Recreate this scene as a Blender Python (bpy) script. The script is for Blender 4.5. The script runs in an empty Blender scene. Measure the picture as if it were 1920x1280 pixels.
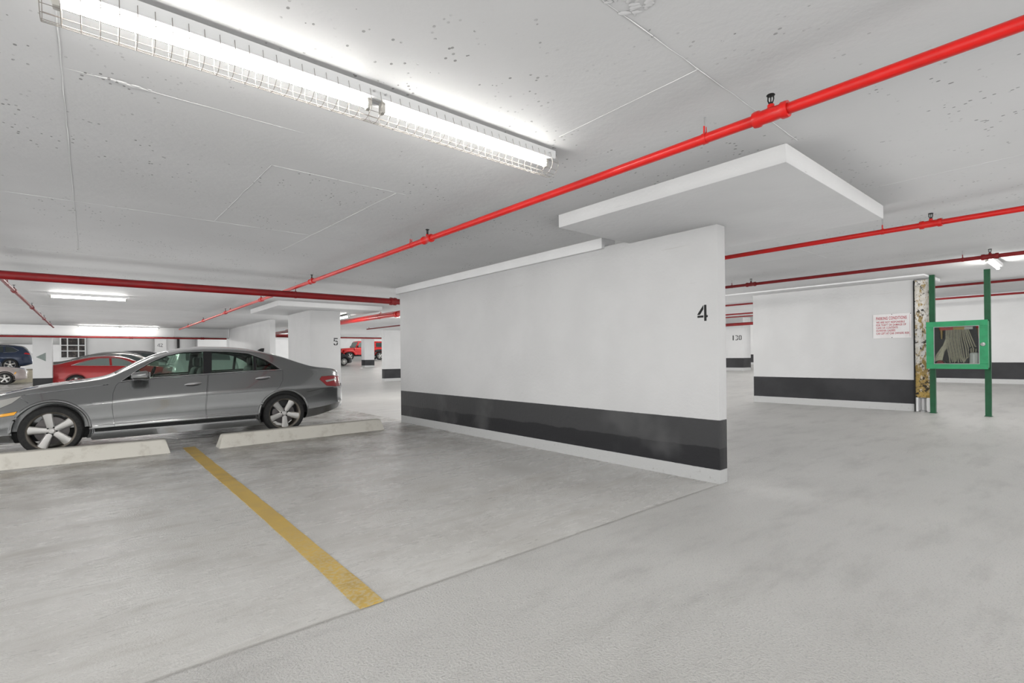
import bpy, bmesh, math, random
from mathutils import Vector, Matrix
random.seed(7)
scene = bpy.context.scene
C = scene.collection
PI = math.pi

# ------------------------------------------------------------------ camera
PSI = math.radians(39.94); RHO = .0115; CAM_H = 1.22
cam_data = bpy.data.cameras.new('camera'); cam = bpy.data.objects.new('camera', cam_data); C.objects.link(cam)
cam_data.sensor_width = 36.0; cam_data.lens = 36.0 * 934 / 1920; cam_data.shift_y = 29 / 1920
cam_data.clip_start = .02; cam_data.clip_end = 200
_F = Vector((math.sin(PSI), math.cos(PSI), 0)); _R = Vector((math.cos(PSI), -math.sin(PSI), 0)); _U = Vector((0, 0, 1))
_X = _R * math.cos(RHO) - _U * math.sin(RHO); _Y = _R * math.sin(RHO) + _U * math.cos(RHO); _Z = -_F
cam.matrix_world = Matrix(((_X.x, _Y.x, _Z.x, 0), (_X.y, _Y.y, _Z.y, 0), (_X.z, _Y.z, _Z.z, CAM_H), (0, 0, 0, 1)))
scene.camera = cam
# ------------------------------------------------------------------ world and exposure
AMB = 1.3
world = bpy.data.worlds.new('world'); scene.world = world; world.use_nodes = True
world.node_tree.nodes['Background'].inputs[0].default_value = (.5, .5, .5, 1)
world.node_tree.nodes['Background'].inputs[1].default_value = AMB
vs = scene.view_settings
vs.view_transform = 'Standard'; vs.look = 'None'; vs.gamma = 1; vs.use_curve_mapping = False
vs.exposure = 2.28
TUBE = 26.0                      # radiance of the fluorescent tubes
TUBE_NEAR = 6.0                 # the caged foreground light burns dimmer
scene.cycles.use_denoising = True
cy = scene.cycles
cy.max_bounces = 5; cy.diffuse_bounces = 4; cy.glossy_bounces = 3; cy.transmission_bounces = 2; cy.transparent_max_bounces = 10
cy.use_fast_gi = True; cy.fast_gi_method = 'REPLACE'; cy.ao_bounces_render = 1; cy.ao_bounces = 1
world.light_settings.distance = 6.0; world.light_settings.ao_factor = 1.0
cy.sample_clamp_indirect = 6; cy.use_adaptive_sampling = True; cy.adaptive_threshold = .03; cy.caustics_reflective = False; cy.caustics_refractive = False

# ------------------------------------------------------------------ materials
def mat(name, col, rough=.5, metal=0., coat=0., emis=None, estr=0., spec=.5):
    m = bpy.data.materials.new(name); m.use_nodes = True
    b = m.node_tree.nodes['Principled BSDF']
    b.inputs['Base Color'].default_value = (*col, 1); b.inputs['Roughness'].default_value = rough
    b.inputs['Metallic'].default_value = metal; b.inputs['Coat Weight'].default_value = coat
    b.inputs['Coat Roughness'].default_value = .05; b.inputs['Specular IOR Level'].default_value = spec
    if emis:
        b.inputs['Emission Color'].default_value = (*emis, 1); b.inputs['Emission Strength'].default_value = estr
    return m
class NT:
    def __init__(s, m): s.t = m.node_tree; s.b = s.t.nodes['Principled BSDF']
    def n(s, ty, **kw):
        x = s.t.nodes.new(ty)
        for k, v in kw.items():
            if k in x.inputs.keys() if hasattr(x.inputs, 'keys') else False: x.inputs[k].default_value = v
            else: setattr(x, k, v)
        return x
    def l(s, a, b): s.t.links.new(a, b)
    def math(s, op, a, b=None, clamp=False):
        x = s.t.nodes.new('ShaderNodeMath'); x.operation = op; x.use_clamp = clamp
        for i, v in enumerate((a, b)):
            if v is None: continue
            if isinstance(v, (int, float)): x.inputs[i].default_value = v
            else: s.l(v, x.inputs[i])
        return x.outputs[0]
    def mix(s, fac, a, b):
        x = s.t.nodes.new('ShaderNodeMix'); x.data_type = 'RGBA'
        for i, v in ((0, fac), (6, a), (7, b)):
            if isinstance(v, tuple): x.inputs[i].default_value = (*v, 1)
            elif isinstance(v, (int, float)): x.inputs[i].default_value = v
            else: s.l(v, x.inputs[i])
        return x.outputs[2]
    def noise(s, vec, scale, detail=4, rough=.55):
        x = s.t.nodes.new('ShaderNodeTexNoise'); x.inputs['Scale'].default_value = scale
        x.inputs['Detail'].default_value = detail; x.inputs['Roughness'].default_value = rough
        s.l(vec, x.inputs['Vector']); return x.outputs['Fac']
    def ramp(s, fac, lo, hi):
        x = s.t.nodes.new('ShaderNodeMapRange'); x.interpolation_type = 'SMOOTHSTEP'
        x.inputs['From Min'].default_value = lo; x.inputs['From Max'].default_value = hi
        s.l(fac, x.inputs['Value']); return x.outputs[0]
    def step(s, v, edge, w=.003): return s.ramp(v, edge - w, edge + w)
    def mapping(s, vec, scale):
        x = s.t.nodes.new('ShaderNodeMapping'); x.inputs['Scale'].default_value = scale
        s.l(vec, x.inputs['Vector']); return x.outputs[0]
    def bump(s, h, strength, dist, prev=None):
        x = s.t.nodes.new('ShaderNodeBump'); x.inputs['Strength'].default_value = strength; x.inputs['Distance'].default_value = dist
        s.l(h, x.inputs['Height'])
        if prev is not None: s.l(prev, x.inputs['Normal'])
        return x.outputs[0]
    def pos(s): return s.t.nodes.new('ShaderNodeNewGeometry').outputs['Position']
    def obj(s): return s.t.nodes.new('ShaderNodeTexCoord').outputs['Object']
    def xyz(s, v):
        x = s.t.nodes.new('ShaderNodeSeparateXYZ'); s.l(v, x.inputs[0]); return x.outputs

def wall_material(name, z0=.13, z1=.6, white=(.625, .62, .612), two_tone=False, scuffs=False):
    m = mat(name, white, .55); g = NT(m); o = g.obj(); x, y, z = g.xyz(o)
    n1 = g.noise(o, 1.3, 3); n2 = g.noise(o, 16, 3, .65)
    col = g.mix(g.ramp(n1, .3, .7), white, tuple(c * .94 for c in white))
    streak = g.noise(g.mapping(o, (5, 1.2, 22)), 1.0, 3)
    mark = g.math('MULTIPLY', g.ramp(streak, .70, .76), .35)
    col = g.mix(mark, col, (.45, .43, .41))
    dk = g.mix(g.ramp(n1, .35, .7), (.028, .028, .031), (.045, .045, .048))
    zw = g.math('ADD', z, g.math('MULTIPLY', g.math('SUBTRACT', n2, .5), .006))
    if two_tone:
        zz = g.math('ADD', z, g.math('MULTIPLY', g.math('SUBTRACT', g.noise(g.mapping(o, (1, 2.2, 0)), 1, 3), .5), .09))
        dk = g.mix(g.step(zz, .33, .006), (.021, .021, .024), (.052, .052, .054))
        dk = g.mix(g.math('MULTIPLY', g.ramp(n1, .52, .72), .55), dk, (.11, .11, .11))
    if scuffs:
        sc = g.noise(g.mapping(o, (4, 3, 9)), 1.2, 6, .7)
        dk = g.mix(g.math('MULTIPLY', g.ramp(sc, .69, .73), .5), dk, (.3, .3, .3))
    base = (.52, .52, .51)
    col = g.mix(g.step(zw, z1), dk, col); col = g.mix(g.step(zw, z0), g.mix(g.ramp(n2, .62, .72), base, (.42, .41, .40)), col)
    g.l(col, g.b.inputs['Base Color'])
    g.l(g.bump(n2, .45, .008), g.b.inputs['Normal'])
    return m
M_wall = wall_material('painted_concrete_wall')
M_wall4 = wall_material('painted_concrete_wall_two_tone', two_tone=True)
M_walls = wall_material('painted_concrete_wall_scuffed', .14, .60, scuffs=True)
M_white = wall_material('white_painted_concrete', -9, -8, white=(.80, .795, .785))

def ceiling_material():
    m = mat('ceiling_paint', (.78, .775, .765), .6); g = NT(m); p = g.pos()
    n1 = g.noise(p, .7, 3); n2 = g.noise(p, 12, 3, .65)
    col = g.mix(g.ramp(n1, .3, .7), (.90, .893, .88), (.84, .833, .82))
    v = g.t.nodes.new('ShaderNodeTexVoronoi'); v.inputs['Scale'].default_value = 30; g.l(g.mapping(p, (1, .75, 1)), v.inputs['Vector'])
    hole = g.math('LESS_THAN', v.outputs['Distance'], .20)
    patch = g.ramp(g.noise(p, 1.1, 4, .65), .45, .6); patch2 = g.ramp(g.noise(p, 8, 3), .5, .6)
    hole = g.math('MULTIPLY', hole, g.math('MULTIPLY', patch, patch2))
    col = g.mix(g.math('MULTIPLY', hole, .8), col, (.22, .21, .2))
    g.l(col, g.b.inputs['Base Color'])
    h = g.math('SUBTRACT', n2, g.math('MULTIPLY', hole, .6))
    g.l(g.bump(h, .4, .008), g.b.inputs['Normal']); return m
M_ceil = ceiling_material()

def floor_material():
    m = mat('concrete_floor', (.5, .5, .5), .4); g = NT(m); p = g.pos(); x, y, z = g.xyz(p)
    n0 = g.noise(p, .45, 3, .6); n1 = g.noise(p, 1.6, 5, .62); n2 = g.noise(p, 14, 3); n3 = g.noise(p, 95, 2)
    wob = g.math('MULTIPLY', g.math('SUBTRACT', n1, .5), .03)
    stall = g.math('MULTIPLY', g.step(g.math('ADD', y, wob), 2.345, .004), g.math('SUBTRACT', 1, g.step(g.math('ADD', x, wob), 4.62, .02)))
    # worn sealed concrete inside the stalls
    c1 = g.mix(g.ramp(n0, .3, .7), (.74, .722, .685), (.82, .805, .77))
    c1 = g.mix(g.math('MULTIPLY', g.ramp(n1, .5, .8), .45), c1, (.52, .49, .45))
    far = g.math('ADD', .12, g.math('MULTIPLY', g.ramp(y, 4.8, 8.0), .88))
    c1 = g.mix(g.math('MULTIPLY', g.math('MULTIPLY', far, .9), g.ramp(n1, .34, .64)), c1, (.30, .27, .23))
    st2 = g.noise(g.mapping(p, (.9, 3.2, 1)), 1.1, 6, .7)
    c1 = g.mix(g.math('MULTIPLY', g.ramp(st2, .50, .74), .5), c1, (.42, .385, .33))
    c1 = g.mix(g.math('MULTIPLY', g.ramp(n3, .60, .72), .22), c1, (.42, .40, .37))
    # gritty traffic coating in the aisle
    c2 = g.mix(g.ramp(n0, .3, .7), (.66, .645, .615), (.74, .725, .695))
    smear = g.noise(g.mapping(p, (.8, 2.6, 1)), 1.4, 5, .68)
    c2 = g.mix(g.math('MULTIPLY', g.ramp(smear, .46, .72), .5), c2, (.48, .465, .44))
    c2 = g.mix(g.math('MULTIPLY', g.ramp(n3, .56, .66), .42), c2, (.44, .43, .41))
    col = g.mix(stall, c2, c1)
    jl = g.math('ABSOLUTE', g.math('SUBTRACT', g.math('ADD', y, wob), 2.345)); inx = g.math('SUBTRACT', 1, g.step(x, 4.5, .02))
    joint = g.math('MULTIPLY', g.math('SUBTRACT', 1, g.ramp(jl, .004, .022)), inx)
    col = g.mix(g.math('MULTIPLY', joint, .45), col, (.30, .28, .25))
    g.l(col, g.b.inputs['Base Color'])
    r1 = g.math('ADD', g.math('MULTIPLY', g.ramp(st2, .35, .65), .18), .19); r2 = g.math('ADD', g.math('MULTIPLY', n0, .2), .26)
    rr = g.t.nodes.new('ShaderNodeMix'); g.l(stall, rr.inputs[0]); g.l(r2, rr.inputs[2]); g.l(r1, rr.inputs[3]); g.l(rr.outputs[0], g.b.inputs['Roughness'])
    amt = g.math('SUBTRACT', 1, g.math('MULTIPLY', stall, .6))
    nb = g.bump(g.math('ADD', g.math('MULTIPLY', n3, amt), g.math('MULTIPLY', n2, .15)), .9, .008)
    g.l(nb, g.b.inputs['Normal']); return m
M_floor = floor_material()

def yellow_material():
    m = mat('yellow_line_paint', (.6, .4, .08), .5); g = NT(m); p = g.pos(); y = g.xyz(p)[1]
    n = g.noise(p, 3, 6, .7); n2 = g.noise(p, 40, 3)
    col = g.mix(g.ramp(n, .35, .65), (.78, .52, .10), (.70, .47, .11))
    col = g.mix(g.math('MULTIPLY', g.ramp(g.noise(p, 1.5, 5), .52, .66), .6), col, (.45, .28, .06))
    fade = g.math('SUBTRACT', 1, g.ramp(y, 2.4, 4.2))
    col = g.mix(g.math('MULTIPLY', g.math('MULTIPLY', g.ramp(n2, .42, .6), fade), .55), col, (.72, .62, .40))
    g.l(col, g.b.inputs['Base Color']); return m
M_yellow = yellow_material()
def speckle(name, c1, c2, scale=8, rough=.5, lo=.45, hi=.65, bump=0., metal=0., coat=0.):
    m = mat(name, c1, rough, metal, coat); g = NT(m); o = g.obj(); n = g.noise(o, scale, 6, .65)
    g.l(g.mix(g.ramp(n, lo, hi), c1, c2), g.b.inputs['Base Color'])
    if bump: g.l(g.bump(n, bump, .01), g.b.inputs['Normal'])
    return m
M_stop = speckle('wheel_stop_concrete', (.62, .595, .53), (.50, .47, .41), 9, .75, .5, .72, .25)
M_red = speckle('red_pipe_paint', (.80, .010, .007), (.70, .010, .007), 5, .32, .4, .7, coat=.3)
M_redshade = speckle('shaded_red_pipe_paint', (.27, .010, .012), (.20, .009, .011), 5, .4, .4, .7)  # pipe red again, darkened so the shade sits in the colour
M_dark = mat('dark_metal', (.03, .03, .03), .4, .6)
M_steel = mat('galvanised_steel', (.62, .62, .62), .35, .9)
M_brass = mat('brass', (.7, .45, .15), .3, .9)
M_housing = mat('white_enamel', (.78, .78, .77), .4)
M_tube = mat('lit_fluorescent_tube', (1, 1, 1), .4, emis=(1., .985, .95), estr=TUBE)
M_tubenear = mat('dim_fluorescent_tube', (1, 1, 1), .4, emis=(1., .985, .95), estr=TUBE_NEAR)
M_tubemid = mat('lit_fluorescent_tube_mid', (1, 1, 1), .4, emis=(1., .985, .95), estr=11.0)
for _m in (M_tube, M_tubenear, M_tubemid): _m.cycles.emission_sampling = 'FRONT'
M_tubeend = mat('lamp_holder', (.55, .53, .48), .45)
M_wire = mat('guard_wire', (.34, .31, .28), .4, .6)
M_black = mat('black_stencil_paint', (.02, .02, .02), .6)
M_green = speckle('green_enamel', (.02, .33, .13), (.018, .28, .11), 6, .38)
M_greend = speckle('dark_green_enamel', (.007, .105, .038), (.007, .085, .03), 6, .45)
M_cabback = mat('dark_grey_back', (.075, .07, .075), .6)
M_hose = speckle('canvas_hose', (.86, .78, .60), (.72, .64, .48), 20, .85)
M_signw = speckle('sign_white', (.75, .73, .72), (.70, .67, .66), 5, .4)
M_signr = mat('sign_red_lettering', (.46, .05, .07), .5)
M_rubber = speckle('tyre_rubber', (.018, .018, .018), (.03, .029, .028), 30, .8)
M_alloy = mat('silver_alloy', (.68, .67, .65), .3, .85)
M_alloyd = mat('rim_barrel', (.30, .27, .23), .4, .8)
M_gloss = mat('gloss_black_trim', (.008, .008, .009), .2)
M_plastic = mat('black_plastic', (.015, .015, .016), .45)
M_leather = mat('black_leather', (.02, .021, .022), .5)
M_chrome = mat('chrome', (.75, .75, .76), .12, 1.)
M_redlens = mat('red_tail_lens', (.30, .002, .006), .15, coat=.6)
M_clear = mat('clear_lamp_lens', (.50, .49, .46), .12, .5, 1)
M_amber = mat('amber_lens', (.85, .38, .01), .2, coat=1)
M_panelgap = mat('panel_gap', (.01, .01, .01), .8)
def paint(name, c, metal=.6, rough=.32):
    m = mat(name, c, rough, metal, 1.); return m
def glass_mat(name, tint, refl=.12):
    m = bpy.data.materials.new(name); m.use_nodes = True; t = m.node_tree; t.nodes.clear()
    out = t.nodes.new('ShaderNodeOutputMaterial'); mx = t.nodes.new('ShaderNodeMixShader')
    tr = t.nodes.new('ShaderNodeBsdfTransparent'); tr.inputs[0].default_value = (*tint, 1)
    gl = t.nodes.new('ShaderNodeBsdfGlossy'); gl.inputs['Roughness'].default_value = .03
    fr = t.nodes.new('ShaderNodeFresnel'); fr.inputs['IOR'].default_value = 1.5
    t.links.new(fr.outputs[0], mx.inputs[0]); t.links.new(tr.outputs[0], mx.inputs[1]); t.links.new(gl.outputs[0], mx.inputs[2])
    t.links.new(mx.outputs[0], out.inputs[0]); return m
M_glass = glass_mat('tinted_car_glass', (.76, .85, .80))
M_glassc = glass_mat('clear_pane', (.88, .9, .88))
M_darkglass = mat('dark_car_glass', (.03, .04, .04), .06, 0, .5)
M_paleglass = mat('pale_reflecting_car_glass', (.20, .25, .23), .08, .3, .5)

# ------------------------------------------------------------------ helpers
def link(o): C.objects.link(o); return o
def finish(bm, name, m, parent=None, smooth=None, loc=None):
    bmesh.ops.recalc_face_normals(bm, faces=bm.faces)
    me = bpy.data.meshes.new(name); bm.to_mesh(me); bm.free()
    if m is not None: me.materials.append(m)
    o = link(bpy.data.objects.new(name, me))
    if smooth is not None: shade(me, smooth)
    if loc: o.location = loc
    if parent: o.parent = parent
    return o
def shade(me, ang):
    me.polygons.foreach_set('use_smooth', [True] * len(me.polygons)); me.set_sharp_from_angle(angle=math.radians(ang))
def empty(name, loc=(0, 0, 0), rz=0.):
    o = link(bpy.data.objects.new(name, None)); o.location = loc; o.rotation_euler = (0, 0, rz); o.empty_display_size = .1; return o
def tag(o, label, cat=None, group=None, kind=None):
    o['label'] = label
    if cat: o['category'] = cat
    if group: o['group'] = group
    if kind: o['kind'] = kind
    return o
def struct(o, label=None, cat=None):
    o['kind'] = 'structure'
    if label: o['label'] = label
    if cat: o['category'] = cat
    return o
def box(bm, x0, x1, y0, y1, z0, z1, bev=0., seg=2):
    r = bmesh.ops.create_cube(bm, size=1)
    for v in r['verts']:
        v.co = Vector((x0 + (v.co.x + .5) * (x1 - x0), y0 + (v.co.y + .5) * (y1 - y0), z0 + (v.co.z + .5) * (z1 - z0)))
    if bev:
        es = list({e for v in r['verts'] for e in v.link_edges})
        bmesh.ops.bevel(bm, geom=es, offset=bev, segments=seg, affect='EDGES', profile=.5)
def boxo(name, x0, x1, y0, y1, z0, z1, m, parent=None, bev=0., seg=2, origin=None, smooth=None):
    bm = bmesh.new(); o = origin or (0, 0, 0)
    box(bm, x0 - o[0], x1 - o[0], y0 - o[1], y1 - o[1], z0 - o[2], z1 - o[2], bev, seg)
    return finish(bm, name, m, parent, smooth, origin)
def frame_of(d):
    d = d.normalized(); a = Vector((0, 0, 1)) if abs(d.z) < .9 else Vector((1, 0, 0))
    u = d.cross(a).normalized(); return u, d.cross(u).normalized()
def tube(bm, pts, r, n=10, caps=True, flat=None):
    pts = [Vector(p) for p in pts]; rings = []
    for i, p in enumerate(pts):
        d = (pts[min(i + 1, len(pts) - 1)] - pts[max(i - 1, 0)])
        u, v = frame_of(d); ri = r[i] if isinstance(r, (list, tuple)) else r
        a, b = (ri, ri) if flat is None else (ri, ri * flat)
        rings.append([bm.verts.new(p + u * math.cos(2 * PI * k / n) * a + v * math.sin(2 * PI * k / n) * b) for k in range(n)])
    for a, b in zip(rings, rings[1:]):
        for k in range(n): bm.faces.new((a[k], a[(k + 1) % n], b[(k + 1) % n], b[k]))
    if caps: bm.faces.new(rings[0]); bm.faces.new(rings[-1][::-1])
def lathe(bm, prof, org, axis, n=32, closed=False):
    """prof: list of (radius, distance along axis)"""
    org = Vector(org); ax = Vector(axis).normalized(); u, v = frame_of(ax); rings = []
    for r, h in prof:
        c = org + ax * h
        rings.append([bm.verts.new(c)] if r < 1e-6 else [bm.verts.new(c + u * math.cos(2 * PI * k / n) * r + v * math.sin(2 * PI * k / n) * r) for k in range(n)])
    prs = list(zip(rings, rings[1:])) + ([(rings[-1], rings[0])] if closed else [])
    for a, b in prs:
        for k in range(n):
            k2 = (k + 1) % n
            if len(a) == 1 and len(b) == 1: continue
            if len(a) == 1: bm.faces.new((a[0], b[k2], b[k]))
            elif len(b) == 1: bm.faces.new((a[k], a[k2], b[0]))
            else: bm.faces.new((a[k], a[k2], b[k2], b[k]))
def prism(bm, poly, axis, a, b):
    """poly of 2-D points in the plane across `axis` ('x': (y,z); 'y': (x,z); 'z': (x,y))"""
    f = {'x': lambda p, t: (t, p[0], p[1]), 'y': lambda p, t: (p[0], t, p[1]), 'z': lambda p, t: (p[0], p[1], t)}[axis]
    A = [bm.verts.new(f(p, a)) for p in poly]; B = [bm.verts.new(f(p, b)) for p in poly]; n = len(poly)
    bm.faces.new(A[::-1]); bm.faces.new(B)
    for k in range(n): bm.faces.new((A[k], A[(k + 1) % n], B[(k + 1) % n], B[k]))
def ribbon(bm, pts, w, axis, a, b):
    """thin closed strip of width w that follows a 2-D polyline, extruded along axis"""
    L, Rr = [], []
    for i, p in enumerate(pts):
        q0 = Vector(pts[max(i - 1, 0)]); q1 = Vector(pts[min(i + 1, len(pts) - 1)]); d = (q1 - q0).normalized(); n = Vector((-d.y, d.x)) * w / 2
        L.append(Vector(p) + n); Rr.append(Vector(p) - n)
    prism(bm, [tuple(v) for v in L + Rr[::-1]], axis, a, b)
def boolean(o, bm, op='DIFFERENCE'):
    bmesh.ops.recalc_face_normals(bm, faces=bm.faces)
    me = bpy.data.meshes.new('cut'); bm.to_mesh(me); bm.free(); c = link(bpy.data.objects.new('cut', me)); c.matrix_world = Matrix.Identity(4)
    md = o.modifiers.new('b', 'BOOLEAN'); md.operation = op; md.solver = 'EXACT'; md.object = c
    par = o.parent; o.parent = None
    bpy.context.view_layer.update()
    ev = o.evaluated_get(bpy.context.evaluated_depsgraph_get()); new = bpy.data.meshes.new_from_object(ev)
    o.modifiers.clear(); old = o.data; o.data = new; bpy.data.meshes.remove(old); bpy.data.objects.remove(c); bpy.data.meshes.remove(me)
    o.parent = par
def pchip(tab):
    xs = [p[0] for p in tab]; ys = [p[1] for p in tab]; n = len(xs)
    h = [xs[i + 1] - xs[i] for i in range(n - 1)]; d = [(ys[i + 1] - ys[i]) / h[i] for i in range(n - 1)]
    m = [d[0]] + [0 if d[i - 1] * d[i] <= 0 else 3 * (h[i - 1] + h[i]) / ((2 * h[i] + h[i - 1]) / d[i - 1] + (h[i] + 2 * h[i - 1]) / d[i]) for i in range(1, n - 1)] + [d[-1]]
    def f(x):
        x = min(max(x, xs[0]), xs[-1]); i = 0
        while i < n - 2 and x > xs[i + 1]: i += 1
        t = (x - xs[i]) / h[i]
        return (2*t**3 - 3*t*t + 1) * ys[i] + (t**3 - 2*t*t + t) * h[i] * m[i] + (-2*t**3 + 3*t*t) * ys[i+1] + (t**3 - t*t) * h[i] * m[i+1]
    return f
def sm(a, b, x): t = min(max((x - a) / (b - a), 0), 1); return t * t * (3 - 2 * t)
def rise(x, y):
    """the garage deck climbs gently away to the right and up a ramp far behind"""
    a = .0024 * min(max(x - 6, 0), 6) ** 2 + .0288 * max(0, x - 12)
    b = 0
    if y > 20:
        t = .024 * max(0, y - 21) + .055 * max(0, y - 40)
        b = t * sm(7, 11, x); a *= 1 - .75 * sm(20, 24, y)
    return a + b
HC = 2.57

# ------------------------------------------------------------------ structure: floor, ceiling
XS = [-14 + i for i in range(0, 20)] + [6 + .5 * i for i in range(0, 20)] + [16 + i for i in range(0, 19)]
YS = [-10 + i for i in range(0, 28)] + [18 + .5 * i for i in range(0, 20)] + [28 + i for i in range(0, 32)]
def sheet(name, z, m, thick):
    bm = bmesh.new(); g = [[bm.verts.new((x, y, z + rise(x, y))) for y in YS] for x in XS]
    for i in range(len(XS) - 1):
        for j in range(len(YS) - 1): bm.faces.new((g[i][j], g[i+1][j], g[i+1][j+1], g[i][j+1]))
    r = bmesh.ops.extrude_face_region(bm, geom=list(bm.faces))
    for v in [e for e in r['geom'] if isinstance(e, bmesh.types.BMVert)]: v.co.z += thick
    o = finish(bm, name, m, smooth=30); return struct(o)
floor = sheet('floor', 0, M_floor, -.2); tag(floor, 'pale grey concrete garage floor with worn stall and gritty aisle', 'floor')
ceiling = sheet('ceiling', HC, M_ceil, .25); tag(ceiling, 'white painted concrete slab ceiling with form lines', 'ceiling')
# form lines cast into the slab, each a low ridge
for (x0, y0, x1, y1) in [(-.1, 2.45, -.14, 8), (-.1, 3.06, .98, 3.07), (.95, 3.71, 1.98, 3.71), (.95, 3.71, .90, 5.56), (1.9, 3.72, 1.78, 6.5), (1.2, 1.215, 3.42, 1.25),
                         (2.2, 1.23, 2.2, 2.15), (-3, 5.57, 2.6, 5.55), (-3, 8.2, 4.4, 8.2), (3.43, 2.5, 8, 2.55), (4.9, -3, 4.9, 1.25), (7.6, 1.2, 7.6, 6), (-.14, 9.6, -.14, 15), (2.0, 9.6, 2.0, 17), (-3, 11.6, 4, 11.6), (-3, 16.2, 4.4, 16.2), (-3, 20.3, 4.4, 20.3)]:
    bm = bmesh.new(); d = Vector((x1 - x0, y1 - y0, 0)); n = max(2, int(d.length / .12)); pts = []
    for i in range(n + 1):
        t = i / n; x, y = x0 + d.x * t, y0 + d.y * t
        pts.append((x + random.uniform(-.0025, .0025), y + random.uniform(-.0025, .0025), HC + rise(x, y) + random.uniform(0, .0015)))
    tube(bm, pts, .0026, 6); finish(bm, 'form_ridge', M_ceil, ceiling, 60)
# broken patch of a form line
bm = bmesh.new()
for k in range(14):
    t = k / 13; x = .0 + t * .24; r_ = .012 * math.sin(PI * t) + .004
    bmesh.ops.create_icosphere(bm, subdivisions=2, radius=r_ * .8, matrix=Matrix.Translation((x, 3.055 + random.uniform(-.008, .012), HC)) @ Matrix.Diagonal((2, 1, .5, 1)))
finish(bm, 'form_ridge', M_ceil, ceiling, 60)
bm = bmesh.new()
for k in range(40):
    bmesh.ops.create_icosphere(bm, subdivisions=1, radius=random.uniform(.006, .02), matrix=Matrix.Translation((random.uniform(1.42, 1.66), random.uniform(1.10, 1.22), HC)) @ Matrix.Rotation(random.uniform(0, 3), 4, 'Z') @ Matrix.Diagonal((1.6, .7, .25, 1)))
finish(bm, 'rough_patch', M_ceil, ceiling, 60)

def wall(name, x0, x1, y0, y1, m, top=None, label=None, cat='wall', bev=.012, z0=None):
    cx, cy = (x0 + x1) / 2, (y0 + y1) / 2; z = rise(cx, cy) if z0 is None else z0
    t = HC + z if top is None else top
    o = boxo(name, x0, x1, y0, y1, z - .03, t + .03, m, bev=bev, origin=(x0, y0, z), smooth=40)
    return struct(o, label, cat)
wall4 = wall('wall_center', 4.50, 4.65, 2.345, 8.72, M_wall4, 2.45, 'long white partition wall marked 4 with charcoal band')
beam4 = struct(boxo('trim_1', 4.455, 4.70, 3.70, 8.80, 2.45, HC + .02, M_white, bev=.01, origin=(4.455, 3.7, 2.45), smooth=40), 'white concrete strip along the top of the partition marked 4', 'beam')
panel4 = struct(boxo('trim_2', 3.41, 5.58, 1.31, 3.36, 2.448, HC + .02, M_white, bev=.012, origin=(3.41, 1.31, 2.448), smooth=40), 'white drop slab over the near end of the partition marked 4', 'ceiling slab')
pillar5 = wall('wall_pillar_five', 4.12, 4.89, 12.75, 14.6, M_wall, 2.45, 'thick white pillar marked 5 behind the grey sedan', 'pillar')
panel5 = struct(boxo('trim_3', 3.2, 5.75, 12.1, 14.7, 2.45, HC + .02, M_white, bev=.012, origin=(3.2, 12.1, 2.45), smooth=40), 'white drop slab over the pillar marked 5', 'ceiling slab')
wall6 = wall('wall_far_partition', 4.5, 4.68, 18.0, 24.6, M_wall, None, 'short white partition left of the pillar marked 5')
beamL = struct(boxo('trim_4', -13.8, 4.5, 24.7, 25.1, 2.20, HC + .02, M_white, bev=.01, origin=(-13.8, 24.7, 2.2), smooth=40), 'white downstand beam across the far left ceiling', 'beam')
wall_sign = wall('wall_right', 12.05, 12.23, 2.37, 5.42, M_walls, None, 'white wall with charcoal band carrying the parking conditions sign')
soff = struct(boxo('trim_5', 11.55, 12.9, 2.12, 6.4, 2.615, HC + .11, M_white, bev=.012, seg=2, origin=(11.55, 2.12, 2.6), smooth=40), 'shallow white slab edge above the sign wall', 'ceiling slab')
wall_fr = wall('wall_far_right', 19.6, 19.8, -8.0, 4.6, M_wall, None, 'white wall with charcoal band behind the hose cabinet')
col130 = wall('wall_pillar_130', 24.0, 24.8, 11.27, 12.6, M_wall, None, 'white pillar marked 130 with charcoal base', 'pillar')
wall_frr = wall('wall_far_corner', 30.0, 30.2, 9, 22, M_wall, None, 'distant white wall beyond the pillar marked 130')
wall720 = wall('wall_behind', 11.1, 13.4, 23.2, 23.5, M_wall, None, 'white wall end with charcoal base behind the partition marked 4')
colj = wall('wall_pillar_jeep', 17.2, 18.05, 39.6, 40.3, M_wall, None, 'slim white pillar in front of the red off-roader', 'pillar')
beamj = struct(boxo('trim_6', 7.0, 30, 37.5, 37.9, 2.86, 3.2, M_white, origin=(7, 37.5, 2.8)), 'white beam above the red off-roader', 'beam')
wall_jf = wall('wall_far_back', 8.0, 34, 54, 54.2, M_white, None, 'far white end wall behind the red off-roader', z0=rise(20, 54))
wall_l = wall('wall_far_left', -1.42, 12.5, 35.5, 35.7, M_white, None, 'white back wall with dark window behind the red sedan')
colL = wall('wall_pillar_arrow', -1.86, -1.30, 26.8, 27.5, M_wall, None, 'white pillar with grey triangle left of the red sedan', 'pillar')
pil42 = wall('wall_pillar_forty_two', 2.64, 3.19, 35.1, 35.5, M_white, None, 'shallow white pier marked 42 on the back wall', 'pillar')
pil43 = wall('wall_pier', 4.67, 6.2, 34.6, 35.5, M_white, None, 'broad white pier on the back wall above the grey sedan', 'pillar')
wall_bl = wall('wall_left_back', -13.8, -1.42, 52, 52.2, M_white, None, 'distant cream wall behind the navy crossover')
wall_outL = wall('wall_left', -14, -13.8, -10, 59, M_wall, None, 'outer white wall at the left of the garage')
wall_outB = wall('wall_back', -14, 34, -10, -9.8, M_wall, 3.4, 'outer white wall behind the viewpoint')
wall_outR = wall('wall_outer_right', 33.8, 34, -10, 59, M_wall, 3.4, 'outer white wall at the far right')
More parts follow.
